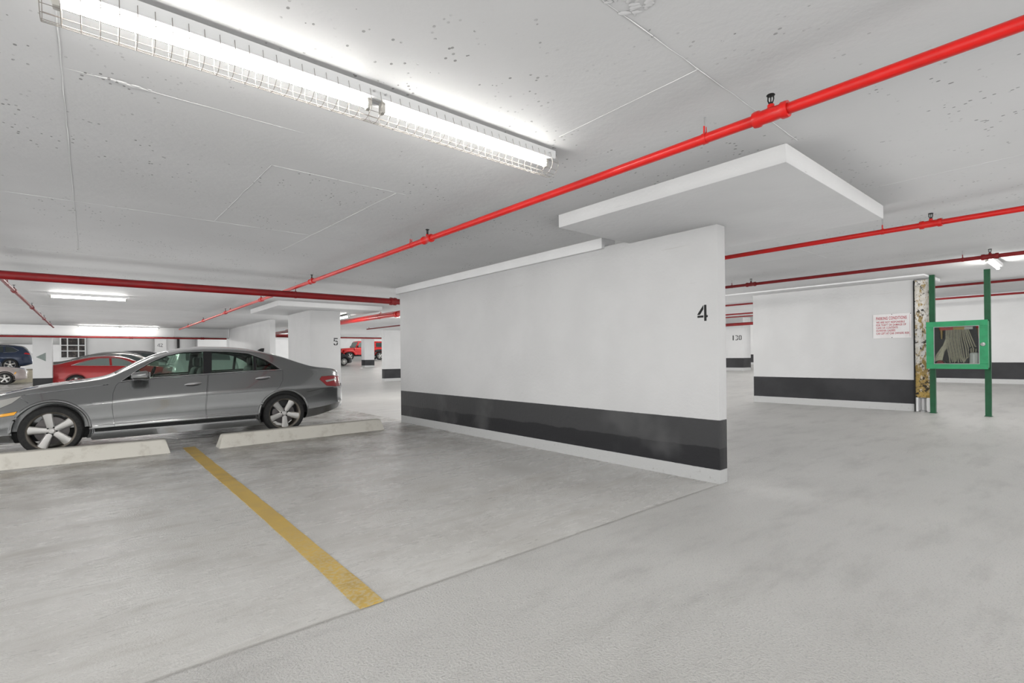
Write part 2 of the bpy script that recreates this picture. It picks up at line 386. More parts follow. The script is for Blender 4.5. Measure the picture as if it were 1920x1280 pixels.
plat = struct(boxo('trim_7', -13.8, -1.5, 42.6, 52, -.1, .74, speckle('cream_kerb', (.55, .50, .38), (.48, .43, .33), 3, .7), origin=(-13.8, 42.6, 0)), 'raised cream kerb under the navy crossover', 'kerb')
# window in the back wall
win = empty('window_1', (-1.38, 35.42, 1.45)); struct(win, 'dark gridded window in the white back wall', 'window')
M_pane = speckle('dark_window_pane', (.03, .025, .025), (.10, .08, .07), 6, .2)
cols = [0, .27, .71, .99]; rows = [0, .36, .66, 1.05]
for i in range(3):
    for j in range(3): boxo('pane', cols[i] + .02, cols[i+1] - .02, .0, .02, rows[j] + .02, rows[j+1] - .02, M_pane, win)
for cxx in cols: boxo('window_bar', cxx - .025, cxx + .025, -.03, .03, -.02, 1.07, M_housing, win)
for rz_ in rows: boxo('window_bar', -.02, 1.01, -.032, .03, rz_ - .02, rz_ + .02, M_housing, win)
# ------------------------------------------------------------------ stencilled marks
DIG = {
 '4': [[(.45, 0), (.6, 0), (.6, 1), (.45, 1)], [(.40, .99), (.40, .74), (.17, .40), (0, .40), (0, .44)], [(0, .35), (0, .22), (.40, .22), (.40, .35)], [(.6, .22), (.68, .22), (.68, .35), (.6, .35)]],
 '5': [[(.05, 1), (.6, 1), (.6, .86), (.05, .86)], [(.05, .82), (.2, .82), (.2, .58), (.05, .52)], [(.24, .64), (.45, .64), (.57, .56), (.61, .44), (.46, .44), (.41, .51), (.24, .51)],
       [(.46, .38), (.61, .38), (.58, .12), (.44, 0), (.36, 0), (.36, .13), (.43, .18)], [(.30, 0), (.30, .13), (.2, .16), (.16, .26), (.01, .26), (.05, .09), (.18, 0)]],
 '1': [[(.2, 0), (.42, 0), (.42, 1), (.2, 1)]],
 '3': [[(.05, 1), (.42, 1), (.58, .88), (.58, .68), (.44, .54), (.36, .54), (.42, .68), (.42, .82), (.36, .87), (.05, .87)], [(.05, 0), (.42, 0), (.58, .12), (.58, .34), (.44, .48), (.36, .48), (.42, .32), (.42, .19), (.36, .13), (.05, .13)]],
 '0': [[(.27, 1), (.12, .96), (.02, .8), (.02, .2), (.12, .04), (.27, 0), (.27, .14), (.18, .24), (.18, .76), (.27, .86)], [(.35, 1), (.5, .96), (.6, .8), (.6, .2), (.5, .04), (.35, 0), (.35, .14), (.44, .24), (.44, .76), (.35, .86)]],
 '2': [[(.02, .75), (.05, .92), (.2, 1), (.42, 1), (.58, .88), (.58, .68), (.22, .2), (.6, .2), (.6, 0), (.0, 0), (.0, .15), (.42, .68), (.38, .86), (.2, .86), (.16, .75)]],
}
def stencil(text, h, org, u, n, parent, name='stencil_number', m=None):
    """org: world point of the lower left; u: reading direction; n: outward normal"""
    bm = bmesh.new(); u = Vector(u); n = Vector(n); q = Vector(org) - (parent.location if parent else Vector())
    for k, ch in enumerate(text):
        for poly in DIG[ch]:
            A = [bm.verts.new(q + u * (h * (p[0] + .72 * k)) + Vector((0, 0, h * p[1])) + n * .002) for p in poly]
            B = [bm.verts.new(v.co - n * .004) for v in A]; bm.faces.new(A); bm.faces.new(B[::-1])
            for i in range(len(A)): bm.faces.new((A[i], A[i-1], B[i-1], B[i]))
    o = finish(bm, name, m or M_black, parent); o['label'] = 'black stencilled number ' + text; return o
stencil('4', .155, (4.50, 2.555, 1.545), (0, -1, 0), (-1, 0, 0), wall4)
stencil('5', .19, (4.70, 12.75, 1.57), (1, 0, 0), (0, -1, 0), pillar5)
stencil('130', .24, (24.0, 11.83, 1.91), (0, -1, 0), (-1, 0, 0), col130)
stencil('42', .2, (2.76, 35.1, 2.03), (1, 0, 0), (0, -1, 0), pil42, m=mat('grey_stencil_paint', (.2, .2, .2), .6))
bm = bmesh.new(); prism(bm, [(.10, 1.43), (.38, 1.26), (.38, 1.60)], 'y', -.012, .002)
tri = finish(bm, 'triangle_sign', speckle('grey_green_paint', (.19, .23, .21), (.26, .30, .28), 30, .5), colL); tri['label'] = 'grey triangle pointing left'
boxo('wall_pipe', 3.74, 3.86, 35.3, 35.42, 0, 2.6, M_dark, wall_l, origin=None).location = (-wall_l.location.x, -wall_l.location.y, -wall_l.location.z)

# ------------------------------------------------------------------ floor furniture: line and wheel stops
bm = bmesh.new(); n = 40; L_, R_ = [], []
for i in range(n + 1):
    y = 2.345 + (8.32 - 2.345) * i / n; w = .064 + .008 * sm(3, 8, y)
    cxl = 1.043 - .038 * sm(3.5, 8.3, y)
    L_.append(bm.verts.new((cxl - w + random.uniform(-.003, .003), y, .0025))); R_.append(bm.verts.new((cxl + w + random.uniform(-.003, .003), y, .0025)))
for i in range(n): bm.faces.new((L_[i], R_[i], R_[i+1], L_[i+1]))
r = bmesh.ops.extrude_face_region(bm, geom=list(bm.faces))
for v in [e for e in r['geom'] if isinstance(e, bmesh.types.BMVert)]: v.co.z -= .004
tag(finish(bm, 'parking_line', M_yellow), 'worn yellow painted line on the floor between two parking stalls', 'parking line')
def wheel_stop(x0, x1, y, rz, label):
    bm = bmesh.new(); L = x1 - x0; sec = [(0, 0), (.035, .135), (.055, .175), (.075, .185), (.155, .185), (.175, .175), (.195, .135), (.23, 0)]
    st = [0, .02, .06] + [L * k / 12 for k in range(1, 12)] + [L - .06, L - .02, L]; rings = []
    for i, s in enumerate(st):
        tp = 1 - .06 * (s in (0, L)); rings.append([bm.verts.new((s - L / 2 + (.05 * p[1] / .185 if s < .1 else -.05 * p[1] / .185 if s > L - .1 else 0) + random.uniform(-.001, .001), p[0] + random.uniform(-.0015, .0015), p[1] * tp)) for p in sec])
    for a, b in zip(rings, rings[1:]):
        for k in range(len(sec)): bm.faces.new((a[k], a[(k+1) % len(sec)], b[(k+1) % len(sec)], b[k]))
    bm.faces.new(rings[0]); bm.faces.new(rings[-1])
    o = finish(bm, 'wheel_stop', M_stop, smooth=35); o.location = ((x0 + x1) / 2, y, 0); o.rotation_euler.z = rz
    tag(o, label, 'wheel stop', 'concrete wheel stops beside the grey sedan')
wheel_stop(-1.73, .76, 8.04, -.06, 'cream concrete wheel stop in front of the sedan front wheel')
wheel_stop(1.31, 3.80, 7.93, .03, 'cream concrete wheel stop beside the sedan rear wheel, right of the yellow line')

# ------------------------------------------------------------------ fluorescent fixtures
def fixture(x, y, ntube, label, rz=0., guard=False, dim=False, group='ceiling fluorescent lights', z=None):
    zc = HC + rise(x, y) if z is None else z
    root = tag(empty('fluorescent_light', (x, y, zc), rz), label, 'light', group)
    LT = 1.18; L = ntube * LT + .05 * (ntube - 1) + .06
    bm = bmesh.new()
    prism(bm, [(-.052, 0), (-.052, -.044), (-.047, -.050), (.047, -.050), (.052, -.044), (.052, 0)], 'x', -L / 2, L / 2)
    finish(bm, 'housing', M_housing, root, 30)
    for k in range(ntube):
        xc = (k - (ntube - 1) / 2) * (LT + .05)
        bm = bmesh.new(); lathe(bm, [(.019, 0), (.019, LT - .04)], (xc - LT / 2 + .02, 0, -.078), (1, 0, 0), 12 if guard else 6)
        t = finish(bm, 'tube', M_tubenear if guard else M_tubemid if dim else M_tube, root, 70)
        for s in (-1, 1):
            bm = bmesh.new(); xe = xc + s * (LT / 2 - .012); box(bm, xe - .012, xe + .012, -.02, .02, -.102, -.046, .006)
            finish(bm, 'lamp_holder', M_tubeend, root, 40)
    if guard:
        R, zc2 = .078, -.085; bm = bmesh.new(); nr = 46; gl = L + .0
        arc = [PI * (1.02 + .96 * k / 14) + 0 for k in range(15)]
        for k in range(nr + 1):
            xx = -gl / 2 + gl * k / nr
            tube(bm, [(xx, -.06, -.025)] + [(xx, R * math.cos(a), zc2 + R * math.sin(a) * .9) for a in arc] + [(xx, .06, -.025)], .0014, 5)
        for a in [arc[0], arc[3], arc[5], arc[7], arc[9], arc[11], arc[14]]:
            tube(bm, [(-gl / 2 + gl * t / 12, R * math.cos(a), zc2 + R * math.sin(a) * .9) for t in range(13)], .0014, 5)
        g_ = finish(bm, 'wire_guard', M_wire, root, 60); g_['label'] = 'wire cage under the tubes'
        for xx in (-gl / 2 + .06, -.03, .03, gl / 2 - .06):
            for s in (-1, 1):
                bm = bmesh.new(); tube(bm, [(xx, s * .05, -.028), (xx, s * .066, -.03)], .005, 8); finish(bm, 'guard_clip', M_steel, root, 50)
    return root
fixture(1.10, 2.37, 2, 'long caged fluorescent light on the ceiling in the foreground', guard=True)
fixture(-.07, 13.1, 1, 'short fluorescent light above the grey sedan bonnet, behind the thick red pipe', dim=True)
fixture(.75, 24.2, 2, 'long fluorescent light in front of the far downstand beam', dim=True)
fixture(10.45, 1.10, 1, 'short fluorescent light on the ceiling above the hose cabinet', dim=True)
fixture(5.35, 13.95, 1, 'fluorescent light half hidden behind the pillar marked 5', rz=PI / 2, dim=True, z=2.45)
for (x, y, rz, where) in [
        (1.0, -3.0, 0, 'straight behind the viewpoint'), (-3.6, -2.4, 0, 'behind the viewpoint to the left'), (13, -3.6, 0, 'outside the right edge, short of the hose cabinet'), (17, -4, 0, 'outside the right edge, past the hose cabinet'),
        (-5.5, 5.0, 0, 'outside the left edge, before the wheel stops'), (-5.5, 13, 0, 'outside the left edge, past the grey sedan nose'), (8.0, 8.0, PI / 2, 'hidden close behind the partition marked 4'), (8.0, 14.0, PI / 2, 'hidden far behind the partition marked 4'),
        (15.6, 4.2, PI / 2, 'hidden behind the sign wall'), (-6, 33, 0, 'left of the arrow pillar'), (2.0, 30, 0, 'hidden above the red sedan'), (8.2, 29, 0, 'hidden behind the short far partition'), (16.8, 30, 0, 'hidden behind the wall end past the partition marked 4'),
        (20.5, 43.5, 0, 'above the red off-roader'), (-6, 47, 0, 'above the navy crossover'), (22, 8, PI / 2, 'hidden before the pillar marked 130'), (27, 14.5, PI / 2, 'beyond the pillar marked 130'), (15.5, 17, 0, 'hidden midway between partition 4 and pillar 130')]:
    fixture(x, y, 2, 'fluorescent ceiling light ' + where, rz, group='ceiling lights out of view')

# ------------------------------------------------------------------ sprinkler pipework
def pipe_run(p0, p1, r, label, fits=(), hangs=(), m=None, heads=True, couplings=(), name='sprinkler_pipe', elbow_end=False):
    m = m or M_red; p0 = Vector(p0); p1 = Vector(p1); d = (p1 - p0).normalized(); root = tag(empty(name, p0), label, 'pipe', 'red sprinkler pipes')
    bm = bmesh.new(); L = (p1 - p0).length; n = max(2, int(L / .8)); tube(bm, [d * (L * k / n) for k in range(n + 1)], r, 16)
    finish(bm, 'pipe', m, root, 50)
    for t in fits:
        q = d * t; bm = bmesh.new()
        lathe(bm, [(r * .9, -.085), (r * 1.42, -.085), (r * 1.5, -.075), (r * 1.5, -.055), (r * 1.25, -.045), (r * 1.3, 0), (r * 1.25, .045), (r * 1.5, .055), (r * 1.5, .075), (r * 1.42, .085), (r * .9, .085)], q, d, 18)
        lathe(bm, [(r * .6, 0), (r * .6, r * 1.8), (r * .5, r * 1.85), (0, r * 1.85)], q, (0, 0, 1), 14)
        f = finish(bm, 'tee_fitting', m, root, 40)
        if heads:
            bm = bmesh.new(); z0 = r * 1.8
            lathe(bm, [(.011, 0), (.011, .012), (.0, .012)], q + Vector((0, 0, z0)), (0, 0, 1), 12)
            for s in (-1, 1): tube(bm, [q + d * (s * .008) + Vector((0, 0, z0 + .008)), q + d * (s * .014) + Vector((0, 0, z0 + .025)), q + d * (s * .013) + Vector((0, 0, z0 + .048))], .0035, 6)
            tube(bm, [q + Vector((0, 0, z0 + .01)), q + Vector((0, 0, z0 + .05))], .003, 6)
            lathe(bm, [(0, .046), (.018, .046), (.021, .049), (.018, .053), (0, .053)], q + Vector((0, 0, z0)), (0, 0, 1), 16)
            finish(bm, 'sprinkler_head', M_dark, f, 40)
    for t in couplings:
        bm = bmesh.new(); lathe(bm, [(r, -.06), (r * 1.35, -.06), (r * 1.35, -.02), (r * 1.22, -.015), (r * 1.22, .015), (r * 1.35, .02), (r * 1.35, .06), (r, .06)], d * t, d, 20)
        finish(bm, 'coupling', m, root, 40)
    for t in hangs:
        q = d * t; P = p0 + q; top = HC + rise(P.x, P.y) - p0.z; bm = bmesh.new()
        lathe(bm, [(r * 1.01, -.012), (r * 1.1, -.012), (r * 1.1, .012), (r * 1.01, .012)], q, d, 18, closed=True)
        zc = q.z + r; w = d.cross(Vector((0, 0, 1))) * .012
        for s in (-1, 1): tube(bm, [q + w * s + Vector((0, 0, r * .9)), q + w * s * .8 + Vector((0, 0, r + .04))], .005, 6)
        h = finish(bm, 'hanger', m, root, 40)
        if top - zc > .02:
            bm = bmesh.new(); tube(bm, [q + Vector((0, 0, r + .01)), Vector((q.x, q.y, top))], .0055, 8); finish(bm, 'hanger_rod', M_steel, h, 50)
    return root
ZP = 2.445
pipe_run((2.69, -3, ZP), (2.60, 23.8, ZP + .03), .028, 'bright red sprinkler pipe running from the foreground ceiling to the far beam', fits=[4.1, 7.53, 11.1, 14.2, 17.8, 21.2, 24.4], hangs=[4.46, 7.88, 1.5, 13.4, 17.2, 23.7])
pipe_run((-1.0, 4, ZP), (-1.13, 24.2, ZP + .02), .026, 'thin red sprinkler pipe over the sedan nose at the left edge', fits=[1.2, 8.0, 11.5, 15.4, 18.2], hangs=[2, 7, 14], m=M_redshade)
pipe_run((-13.5, 9.1, 2.35), (5.75, 9.1, 2.35), .057, 'thick red water main with painted-in shade crossing above the grey sedan', hangs=[12, 16.2, 18.9], m=M_redshade, couplings=[18.05, 9], name='water_main')
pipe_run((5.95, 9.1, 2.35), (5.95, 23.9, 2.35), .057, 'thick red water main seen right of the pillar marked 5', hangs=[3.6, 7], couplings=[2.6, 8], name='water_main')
pipe_run((6.13, -4, ZP), (6.13, 22, ZP), .026, 'red sprinkler pipe behind the drop slab over partition 4', fits=[5.07, 8.6, 12.1, 15.6], hangs=[5.45, 9, 17])
pipe_run((9.06, -4, ZP + .02), (9.06, 20.6, ZP + .05), .026, 'red sprinkler pipe with painted-in shade in front of the sign wall', fits=[4.98, 8.1, 11.5], hangs=[5.25, 8.45, 24.4], m=M_redshade)
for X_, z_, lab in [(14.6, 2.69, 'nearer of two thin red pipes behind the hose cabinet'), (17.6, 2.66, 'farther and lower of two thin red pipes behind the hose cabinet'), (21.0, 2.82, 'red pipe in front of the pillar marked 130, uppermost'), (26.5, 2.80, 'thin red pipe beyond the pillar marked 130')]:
    pipe_run((X_, -4, z_), (X_, 16, z_), .026, lab, m=M_redshade, hangs=[3])
pipe_run((23.2, 8, 2.66), (23.4, 15, 2.62), .07, 'fat brownish red pipe just before the pillar marked 130', m=M_redshade, couplings=[4.4], hangs=[1.5])
pipe_run((-13.5, 24.60, 2.15), (4.4, 24.60, 2.15), .035, 'red pipe under the far left downstand beam', m=M_redshade, couplings=[14.6, 17], hangs=[9, 16])
pipe_run((4.8, 25.2, 2.33), (8.2, 25.2, 2.42), .045, 'short red pipe seen through the gap left of the pillar marked 5', m=M_redshade, hangs=[1, 3])
pipe_run((8, 37.3, 2.83), (30, 37.3, 2.83), .05, 'red pipe under the beam above the red off-roader', m=M_redshade, hangs=[6, 12])

# ------------------------------------------------------------------ sign, peeling column, hose cabinet
sg = tag(empty('parking_sign', (12.05, 2.715, 1.745)), 'white parking conditions notice with red lettering on the right wall', 'sign')
boxo('sign_board', -.012, -.002, -.31, .31, -.24, .24, M_signw, sg, bev=.002)
boxo('sign_border', -.0135, -.0125, -.285, -.282, -.215, .215, M_signr, sg)
for (yy, zz) in [(0, .228), (-.295, .228), (0, -.228)]:
    bm = bmesh.new(); lathe(bm, [(0, 0), (.008, 0), (.006, .004), (0, .005)], (-.012, yy, zz), (-1, 0, 0), 10); finish(bm, 'screw', M_dark, sg, 40)
def text_part(txt, h, width, org, parent, m):
    cu = bpy.data.curves.new('t', 'FONT'); cu.body = txt; cu.size = 1; cu.extrude = .002; cu.offset = .022; cu.space_character = 1.12
    o = bpy.data.objects.new('t', cu); C.objects.link(o); bpy.context.view_layer.update()
    me = bpy.data.meshes.new_from_object(o.evaluated_get(bpy.context.evaluated_depsgraph_get())); bpy.data.objects.remove(o); bpy.data.curves.remove(cu)
    xs = [v.co.x for v in me.vertices]; ys = [v.co.y for v in me.vertices]; kx = width / (max(xs) - min(xs)); ky = h / (max(ys) - min(ys)); x0 = min(xs); y0 = min(ys)
    for v in me.vertices: v.co = Vector((org[0] - v.co.z * .3, org[1] - (v.co.x - x0) * kx, org[2] + (v.co.y - y0) * ky))
    me.materials.append(m); t = link(bpy.data.objects.new('lettering', me)); t.parent = parent; t['label'] = 'red lettering ' + txt.lower(); return t
for txt, h, w, z in [('PARKING CONDITIONS', .062, .49, .125), ('WE ARE NOT RESPONSIBLE', .040, .46, .058), ('FOR THEFT OR DAMAGE OF', .040, .48, .003), ('CARS OR CONTENTS', .040, .35, -.052), ('HOWEVER CAUSED', .040, .31, -.107), ('CAR LEFT AT CAR OWNERS RISK', .042, .53, -.165)]:
    text_part(txt, h, w, (-.0125, .255, z), sg, M_signr)

def peel_material():
    m = mat('peeling_paint', (.7, .66, .55), .8); g = NT(m); o = g.obj(); z = g.xyz(o)[2]
    n = g.noise(g.mapping(o, (1, 1.2, .8)), 5.5, 7, .7); n2 = g.noise(g.mapping(o, (2, 2, .9)), 7, 6, .7)
    col = g.mix(g.ramp(n, .40, .56), (.66, .62, .54), (.78, .76, .72))
    low = g.math('SUBTRACT', 1, g.ramp(z, .35, 1.35)); mid = g.math('MULTIPLY', g.ramp(z, 1.2, 1.6), g.math('SUBTRACT', 1, g.ramp(z, 2.0, 2.2)))
    yel = g.ramp(g.math('ADD', n2, g.math('ADD', g.math('MULTIPLY', low, .18), g.math('MULTIPLY', mid, .05))), .52, .62)
    col = g.mix(yel, col, g.mix(g.ramp(n, .4, .6), (.40, .27, .07), (.30, .21, .08)))
    blk = g.ramp(g.math('ADD', g.noise(o, 12, 7, .75), g.math('MULTIPLY', low, .03)), .545, .60)
    col = g.mix(blk, col, (.035, .03, .022)); g.l(col, g.b.inputs['Base Color'])
    g.l(g.bump(n, .8, .03), g.b.inputs['Normal']); return m
cz = rise(12.1, 2.2)
pc = tag(empty('peeling_column', (12.08, 2.25, cz)), 'narrow column with peeling white and rusty yellow paint beside the hose cabinet', 'column')
bm = bmesh.new(); nz = 60; ny = 8; ring = []
for k in range(nz + 1):
    z = .27 + (2.5 - .27) * k / nz; pts = []
    for (x, y) in [(-.05, .105), (-.05, .06), (-.052, .02), (-.05, -.03), (-.05, -.075), (-.05, -.105), (.14, -.105), (.14, .105)]:
        pts.append(bm.verts.new((x + random.uniform(-.006, .006), y + random.uniform(-.007, .007), z)))
    ring.append(pts)
for a, b in zip(ring, ring[1:]):
    for k in range(8): bm.faces.new((a[k], a[(k+1) % 8], b[(k+1) % 8], b[k]))
bm.faces.new(ring[0]); bm.faces.new(ring[-1])
finish(bm, 'column_shaft', peel_material(), pc)
for s in (-1, 1): boxo('base_plate', -.04, .13, s * .085 - .02, s * .085 + .02, 0, .275, M_white, pc, bev=.004)
bm = bmesh.new(); lathe(bm, [(0, 0), (.06, 0), (.06, .02), (.045, .03), (.045, .25), (.06, .26), (.06, .28), (0, .28)], (.02, 0, 0), (0, 0, 1), 20)
finish(bm, 'steel_jack_post', M_steel, pc, 40)
bm = bmesh.new(); box(bm, -.06, .02, .105, .125, 0, 2.5); finish(bm, 'dark_gap_strip', M_dark, pc)

pz = rise(12, 1.7)
for (yy, lab) in [(2.085, 'green steel post beside the peeling column, left support of the hose cabinet'), (1.335, 'green steel post at the right end of the hose cabinet')]:
    p = tag(empty('cabinet_post', (11.98, yy, pz)), lab, 'post', 'posts of the hose cabinet')
    bm = bmesh.new(); prism(bm, [(-.04, -.04), (.04, -.04), (.04, .04), (.032, .04), (.032, -.032), (-.032, -.032), (-.032, .04), (-.04, .04)], 'z', 0, HC - .0); finish(bm, 'channel', M_greend, p)
    boxo('foot_plate', -.06, .06, -.05, .05, 0, .008, M_greend, p)
cab = tag(empty('fire_hose_cabinet', (11.72, 1.715, .925)), 'green metal fire hose cabinet with glazed door on two posts', 'cabinet')
W, Hh, D = .405, .835, .215    # half width (y), height, depth (x from 0 back)
t_ = .012
for nm, a in [('back_panel', (D - t_, D, -W, W, 0, Hh)), ('side_panel', (0, D, -W, -W + t_, 0, Hh)), ('side_panel', (0, D, W - t_, W, 0, Hh)), ('top_panel', (0, D, -W, W, Hh - t_, Hh)), ('bottom_panel', (0, D, -W, W, 0, t_))]:
    boxo(nm, *a, M_cabback if nm == 'back_panel' else M_green, cab)
door = boxo('door', -.022, -.002, -W - .008, W + .008, -.008, .085, M_green, cab, bev=.003)
for nm, a in [('door_rail', (-.022, -.002, -W - .008, W + .008, Hh - .09, Hh + .008)), ('door_stile', (-.022, -.002, W - .105, W + .008, .085, Hh - .09)), ('door_stile', (-.022, -.002, -W - .008, -W + .105, .085, Hh - .09))]:
    boxo(nm, *a, M_green, door, bev=.003)
for nm, a in [('glazing_bead', (-.025, -.018, -W + .10, W - .10, .08, .09)), ('glazing_bead', (-.025, -.018, -W + .10, W - .10, Hh - .095, Hh - .085)), ('glazing_bead', (-.025, -.018, -W + .10, -W + .11, .09, Hh - .095)), ('glazing_bead', (-.025, -.018, W - .11, W - .10, .09, Hh - .095))]:
    boxo(nm, *a, M_steel, door)
boxo('pane', -.013, -.010, -W + .1, W - .1, .08, Hh - .085, M_glassc, door)
bm = bmesh.new(); lathe(bm, [(0, 0), (.035, 0), (.03, .015), (.015, .02), (0, .022)], (-.022, -W + .055, .42), (-1, 0, 0), 20); finish(bm, 'latch_knob', M_steel, door, 40)['label'] = 'round silver latch'
rk = tag(empty('hose_rack', (11.80, 1.715, .925)), 'red, yellow and white hose rack bar inside the green cabinet', 'rack')
for nm, y0, y1, m in [('bar_red', .22, .05, M_red), ('bar_yellow', .05, -.10, M_brass), ('bar_white', -.10, -.21, M_housing)]:
    boxo(nm, -.02, .0, y1, y0, .69, .735, m, rk)
for yy, m2, nm in [(.215, M_brass, 'valve'), (-.285, M_brass, 'nozzle')]:
    bm = bmesh.new(); lathe(bm, [(0, 0), (.012, 0), (.022, .10), (.022, .14), (.032, .145), (.032, .17), (.024, .175), (0, .175)], (.02, yy, .53), (0, 0, 1), 16)
    finish(bm, nm, m2, rk, 40); bm = bmesh.new(); lathe(bm, [(0, 0), (.038, 0), (.038, .05), (0, .05)], (.02, yy, .705), (0, 0, 1), 16); finish(bm, nm + '_wheel', M_red, rk, 40)
hs = tag(empty('fire_hose', (11.80, 1.715, .925)), 'cream canvas fire hose hanging in folds inside the green cabinet', 'hose')
for k in range(16):
    y0 = .145 - k * .0195; bot = y0 - .02 * math.sin(k) - .05; z1 = .10 + .012 * (k % 3) if k < 12 else .14 + .05 * (k - 11)
    fl = .0 if k < 10 else -.014 * (k - 9)
    bm = bmesh.new(); tube(bm, [(-.005 + .014 * (k % 2), y0, .69), (-.022 + .018 * (k % 2), y0 + fl * .5, .55), (-.024 + .02 * (k % 2), y0 - .02 + fl, .35), (-.012 + .015 * (k % 2), y0 - .04 + fl * .6, .2), (-.01, bot, z1)], [.0082, .0088, .009, .009, .008], 8, flat=2.2)
    finish(bm, 'hose_fold', M_hose, hs, 60)
for k in range(4):
    bm = bmesh.new(); tube(bm, [(0, .12 - .01 * k, .60 - .03 * k), (-.01, .18, .42 - .04 * k), (-.01, .28 - .02 * k, .24 - .03 * k), (0, .30, .17 - .02 * k)], .014, 8, flat=1.6); finish(bm, 'hose_fold', M_hose, hs, 60)
ex = tag(empty('white_canister', (11.775, 1.485, .938)), 'white canister standing at the right inside the hose cabinet', 'canister')
bm = bmesh.new(); lathe(bm, [(0, 0), (.062, 0), (.066, .01), (.066, .19), (.055, .215), (.025, .225), (0, .225)], (0, 0, .045), (0, 0, 1), 24); finish(bm, 'can', M_housing, ex, 40)
bm = bmesh.new(); lathe(bm, [(0, 0), (.067, 0), (.067, .045), (0, .045)], (0, 0, 0), (0, 0, 1), 24); finish(bm, 'can_base', M_dark, ex, 40)
bm = bmesh.new(); tube(bm, [(0, .06, .25), (0, .085, .32), (0, .03, .37), (0, -.04, .34)], .012, 8); finish(bm, 'handle', M_dark, ex, 60)
dk = tag(empty('hose_reel', (11.80, 1.94, .94)), 'dark round reel with a red cap at the bottom left of the hose cabinet', 'reel')
bm = bmesh.new(); lathe(bm, [(0, 0), (.09, 0), (.09, .06), (.06, .065), (0, .065)], (0, 0, .065), (-1, 0, 0), 24)
for v in bm.verts: v.co.z = .075 + (v.co.z - .075) * .7
finish(bm, 'reel', M_dark, dk, 40); bm = bmesh.new(); lathe(bm, [(0, 0), (.06, 0), (.05, .02), (0, .025)], (-.065, 0, .07), (-1, 0, 0), 20); finish(bm, 'cap_disc', M_redlens, dk, 40)

# ------------------------------------------------------------------ cars
class Car: pass
PROF = [(.02, .955), (.08, .978), (.16, .99), (.20, .999), (.23, .995), (.36, .988), (.50, .992), (.62, 1.0), (.67, .999), (.74, .988), (.84, .972), (.93, .953), (1, .93)]
def make_spec(zt, zs, zb, hw, tumble=.40, prof=PROF, roofk=.87):
    S = Car(); S.zt, S.zs, S.zb, S.hw = pchip(zt), pchip(zs), pchip(zb), pchip(hw); S.tumble = tumble; S.prof = prof; S.x0 = zt[0][0]; S.x1 = zt[-1][0]; S.roofk = roofk; return S
def params(S, x, off=0):
    hw = S.hw(x) - off; zt = S.zt(x) - off; zs = min(S.zs(x), zt - .02); h = zt - zs
    ys = hw * S.prof[-1][1]; ye = ys - S.tumble * h; ze = zs + S.roofk * h; return hw, zt, zs, h, ys, ye, ze
def side_y(S, x, z, off=0):
    hw, zt, zs, h, ys, ye, ze = params(S, x, off); zb = S.zb(x)
    if z >= zs:
        t = (z - zs) / (ze - zs); return ys + (ye - ys) * t + .014 * math.sin(PI * min(t, 1)) * min(1, h / .3)
    u = (z - zb) / (zs - zb); pr = S.prof
    for (a, b), (c, d) in zip(pr, pr[1:]):
        if u <= c: return hw * (b + (d - b) * max(0, (u - a)) / (c - a))
    return ys
def roof_z(S, x, y, off=0):
    hw, zt, zs, h, ys, ye, ze = params(S, x, off); return ze + (zt - ze) * (1 - min(1, abs(y) / ye) ** 2.2)
def section(S, x, off=0, zfloor=None):
    hw, zt, zs, h, ys, ye, ze = params(S, x, off); zb = (S.zb(x) + off) if zfloor is None else zfloor
    P = [(0, zb), (hw * .45, zb), (hw * .88, zb)]
    for u, k in S.prof: P.append((hw * k, zb + u * (zs - zb)))
    for k in range(1, 9):
        t = k / 9; P.append((ys + (ye - ys) * t + .014 * math.sin(PI * t) * min(1, h / .3), zs + (ze - zs) * t))
    P0 = Vector(P[-1]); P1 = Vector((ye, ze)); k2 = .80; P2 = Vector((ye * k2, ze + (zt - ze) * (1 - k2 ** 2.2)))
    for t in (.25, .5, .75, 1): P.append(tuple(P0 * (1 - t) ** 2 + P1 * 2 * t * (1 - t) + P2 * t * t))
    for k in (.66, .5, .33, .16, 0): P.append((ye * k, ze + (zt - ze) * (1 - k ** 2.2)))
    return P
def loft(S, xs, off=0, zfloor=None):
    bm = bmesh.new(); rings = []
    for x in xs:
        P = section(S, x, off, zfloor); full = P + [(-y, z) for y, z in P[-2:0:-1]]
        rings.append([bm.verts.new((x, y, z)) for y, z in full])
    n = len(rings[0])
    for a, b in zip(rings, rings[1:]):
        for k in range(n): bm.faces.new((a[k], a[(k+1) % n], b[(k+1) % n], b[k]))
    bm.faces.new(rings[0]); bm.faces.new(rings[-1]); return bm
def stations(S, n):
    L = S.x1 - S.x0; out = []
    for i in range(n + 1):
        t = i / n; s = t + .0; w = .5 - .5 * math.cos(PI * t); out.append(S.x0 + L * (.55 * t + .45 * w))
    return out
def panel_side(S, poly, side, off, name, m, parent, sub=2):
    """a sheet lying on the car's flank, outlined by poly in (x,z)"""
    pts = []
    for a, b in zip(poly, poly[1:] + poly[:1]):
        k = max(1, int(math.hypot(b[0]-a[0], b[1]-a[1]) / .06)); pts += [(a[0] + (b[0]-a[0]) * i / k, a[1] + (b[1]-a[1]) * i / k) for i in range(k)]
    bm = bmesh.new(); vs = [bm.verts.new((x, 0, z)) for x, z in pts]; f = bm.faces.new(vs)
    bmesh.ops.triangulate(bm, faces=[f]); bmesh.ops.subdivide_edges(bm, edges=list(bm.edges), cuts=1, use_grid_fill=True)
    bmesh.ops.triangulate(bm, faces=list(bm.faces))
    for v in bm.verts: v.co.y = side * (side_y(S, v.co.x, v.co.z) + off)
    r = bmesh.ops.extrude_face_region(bm, geom=list(bm.faces))
    for v in [e for e in r['geom'] if isinstance(e, bmesh.types.BMVert)]: v.co.y -= side * .004
    return finish(bm, name, m, parent, 60)
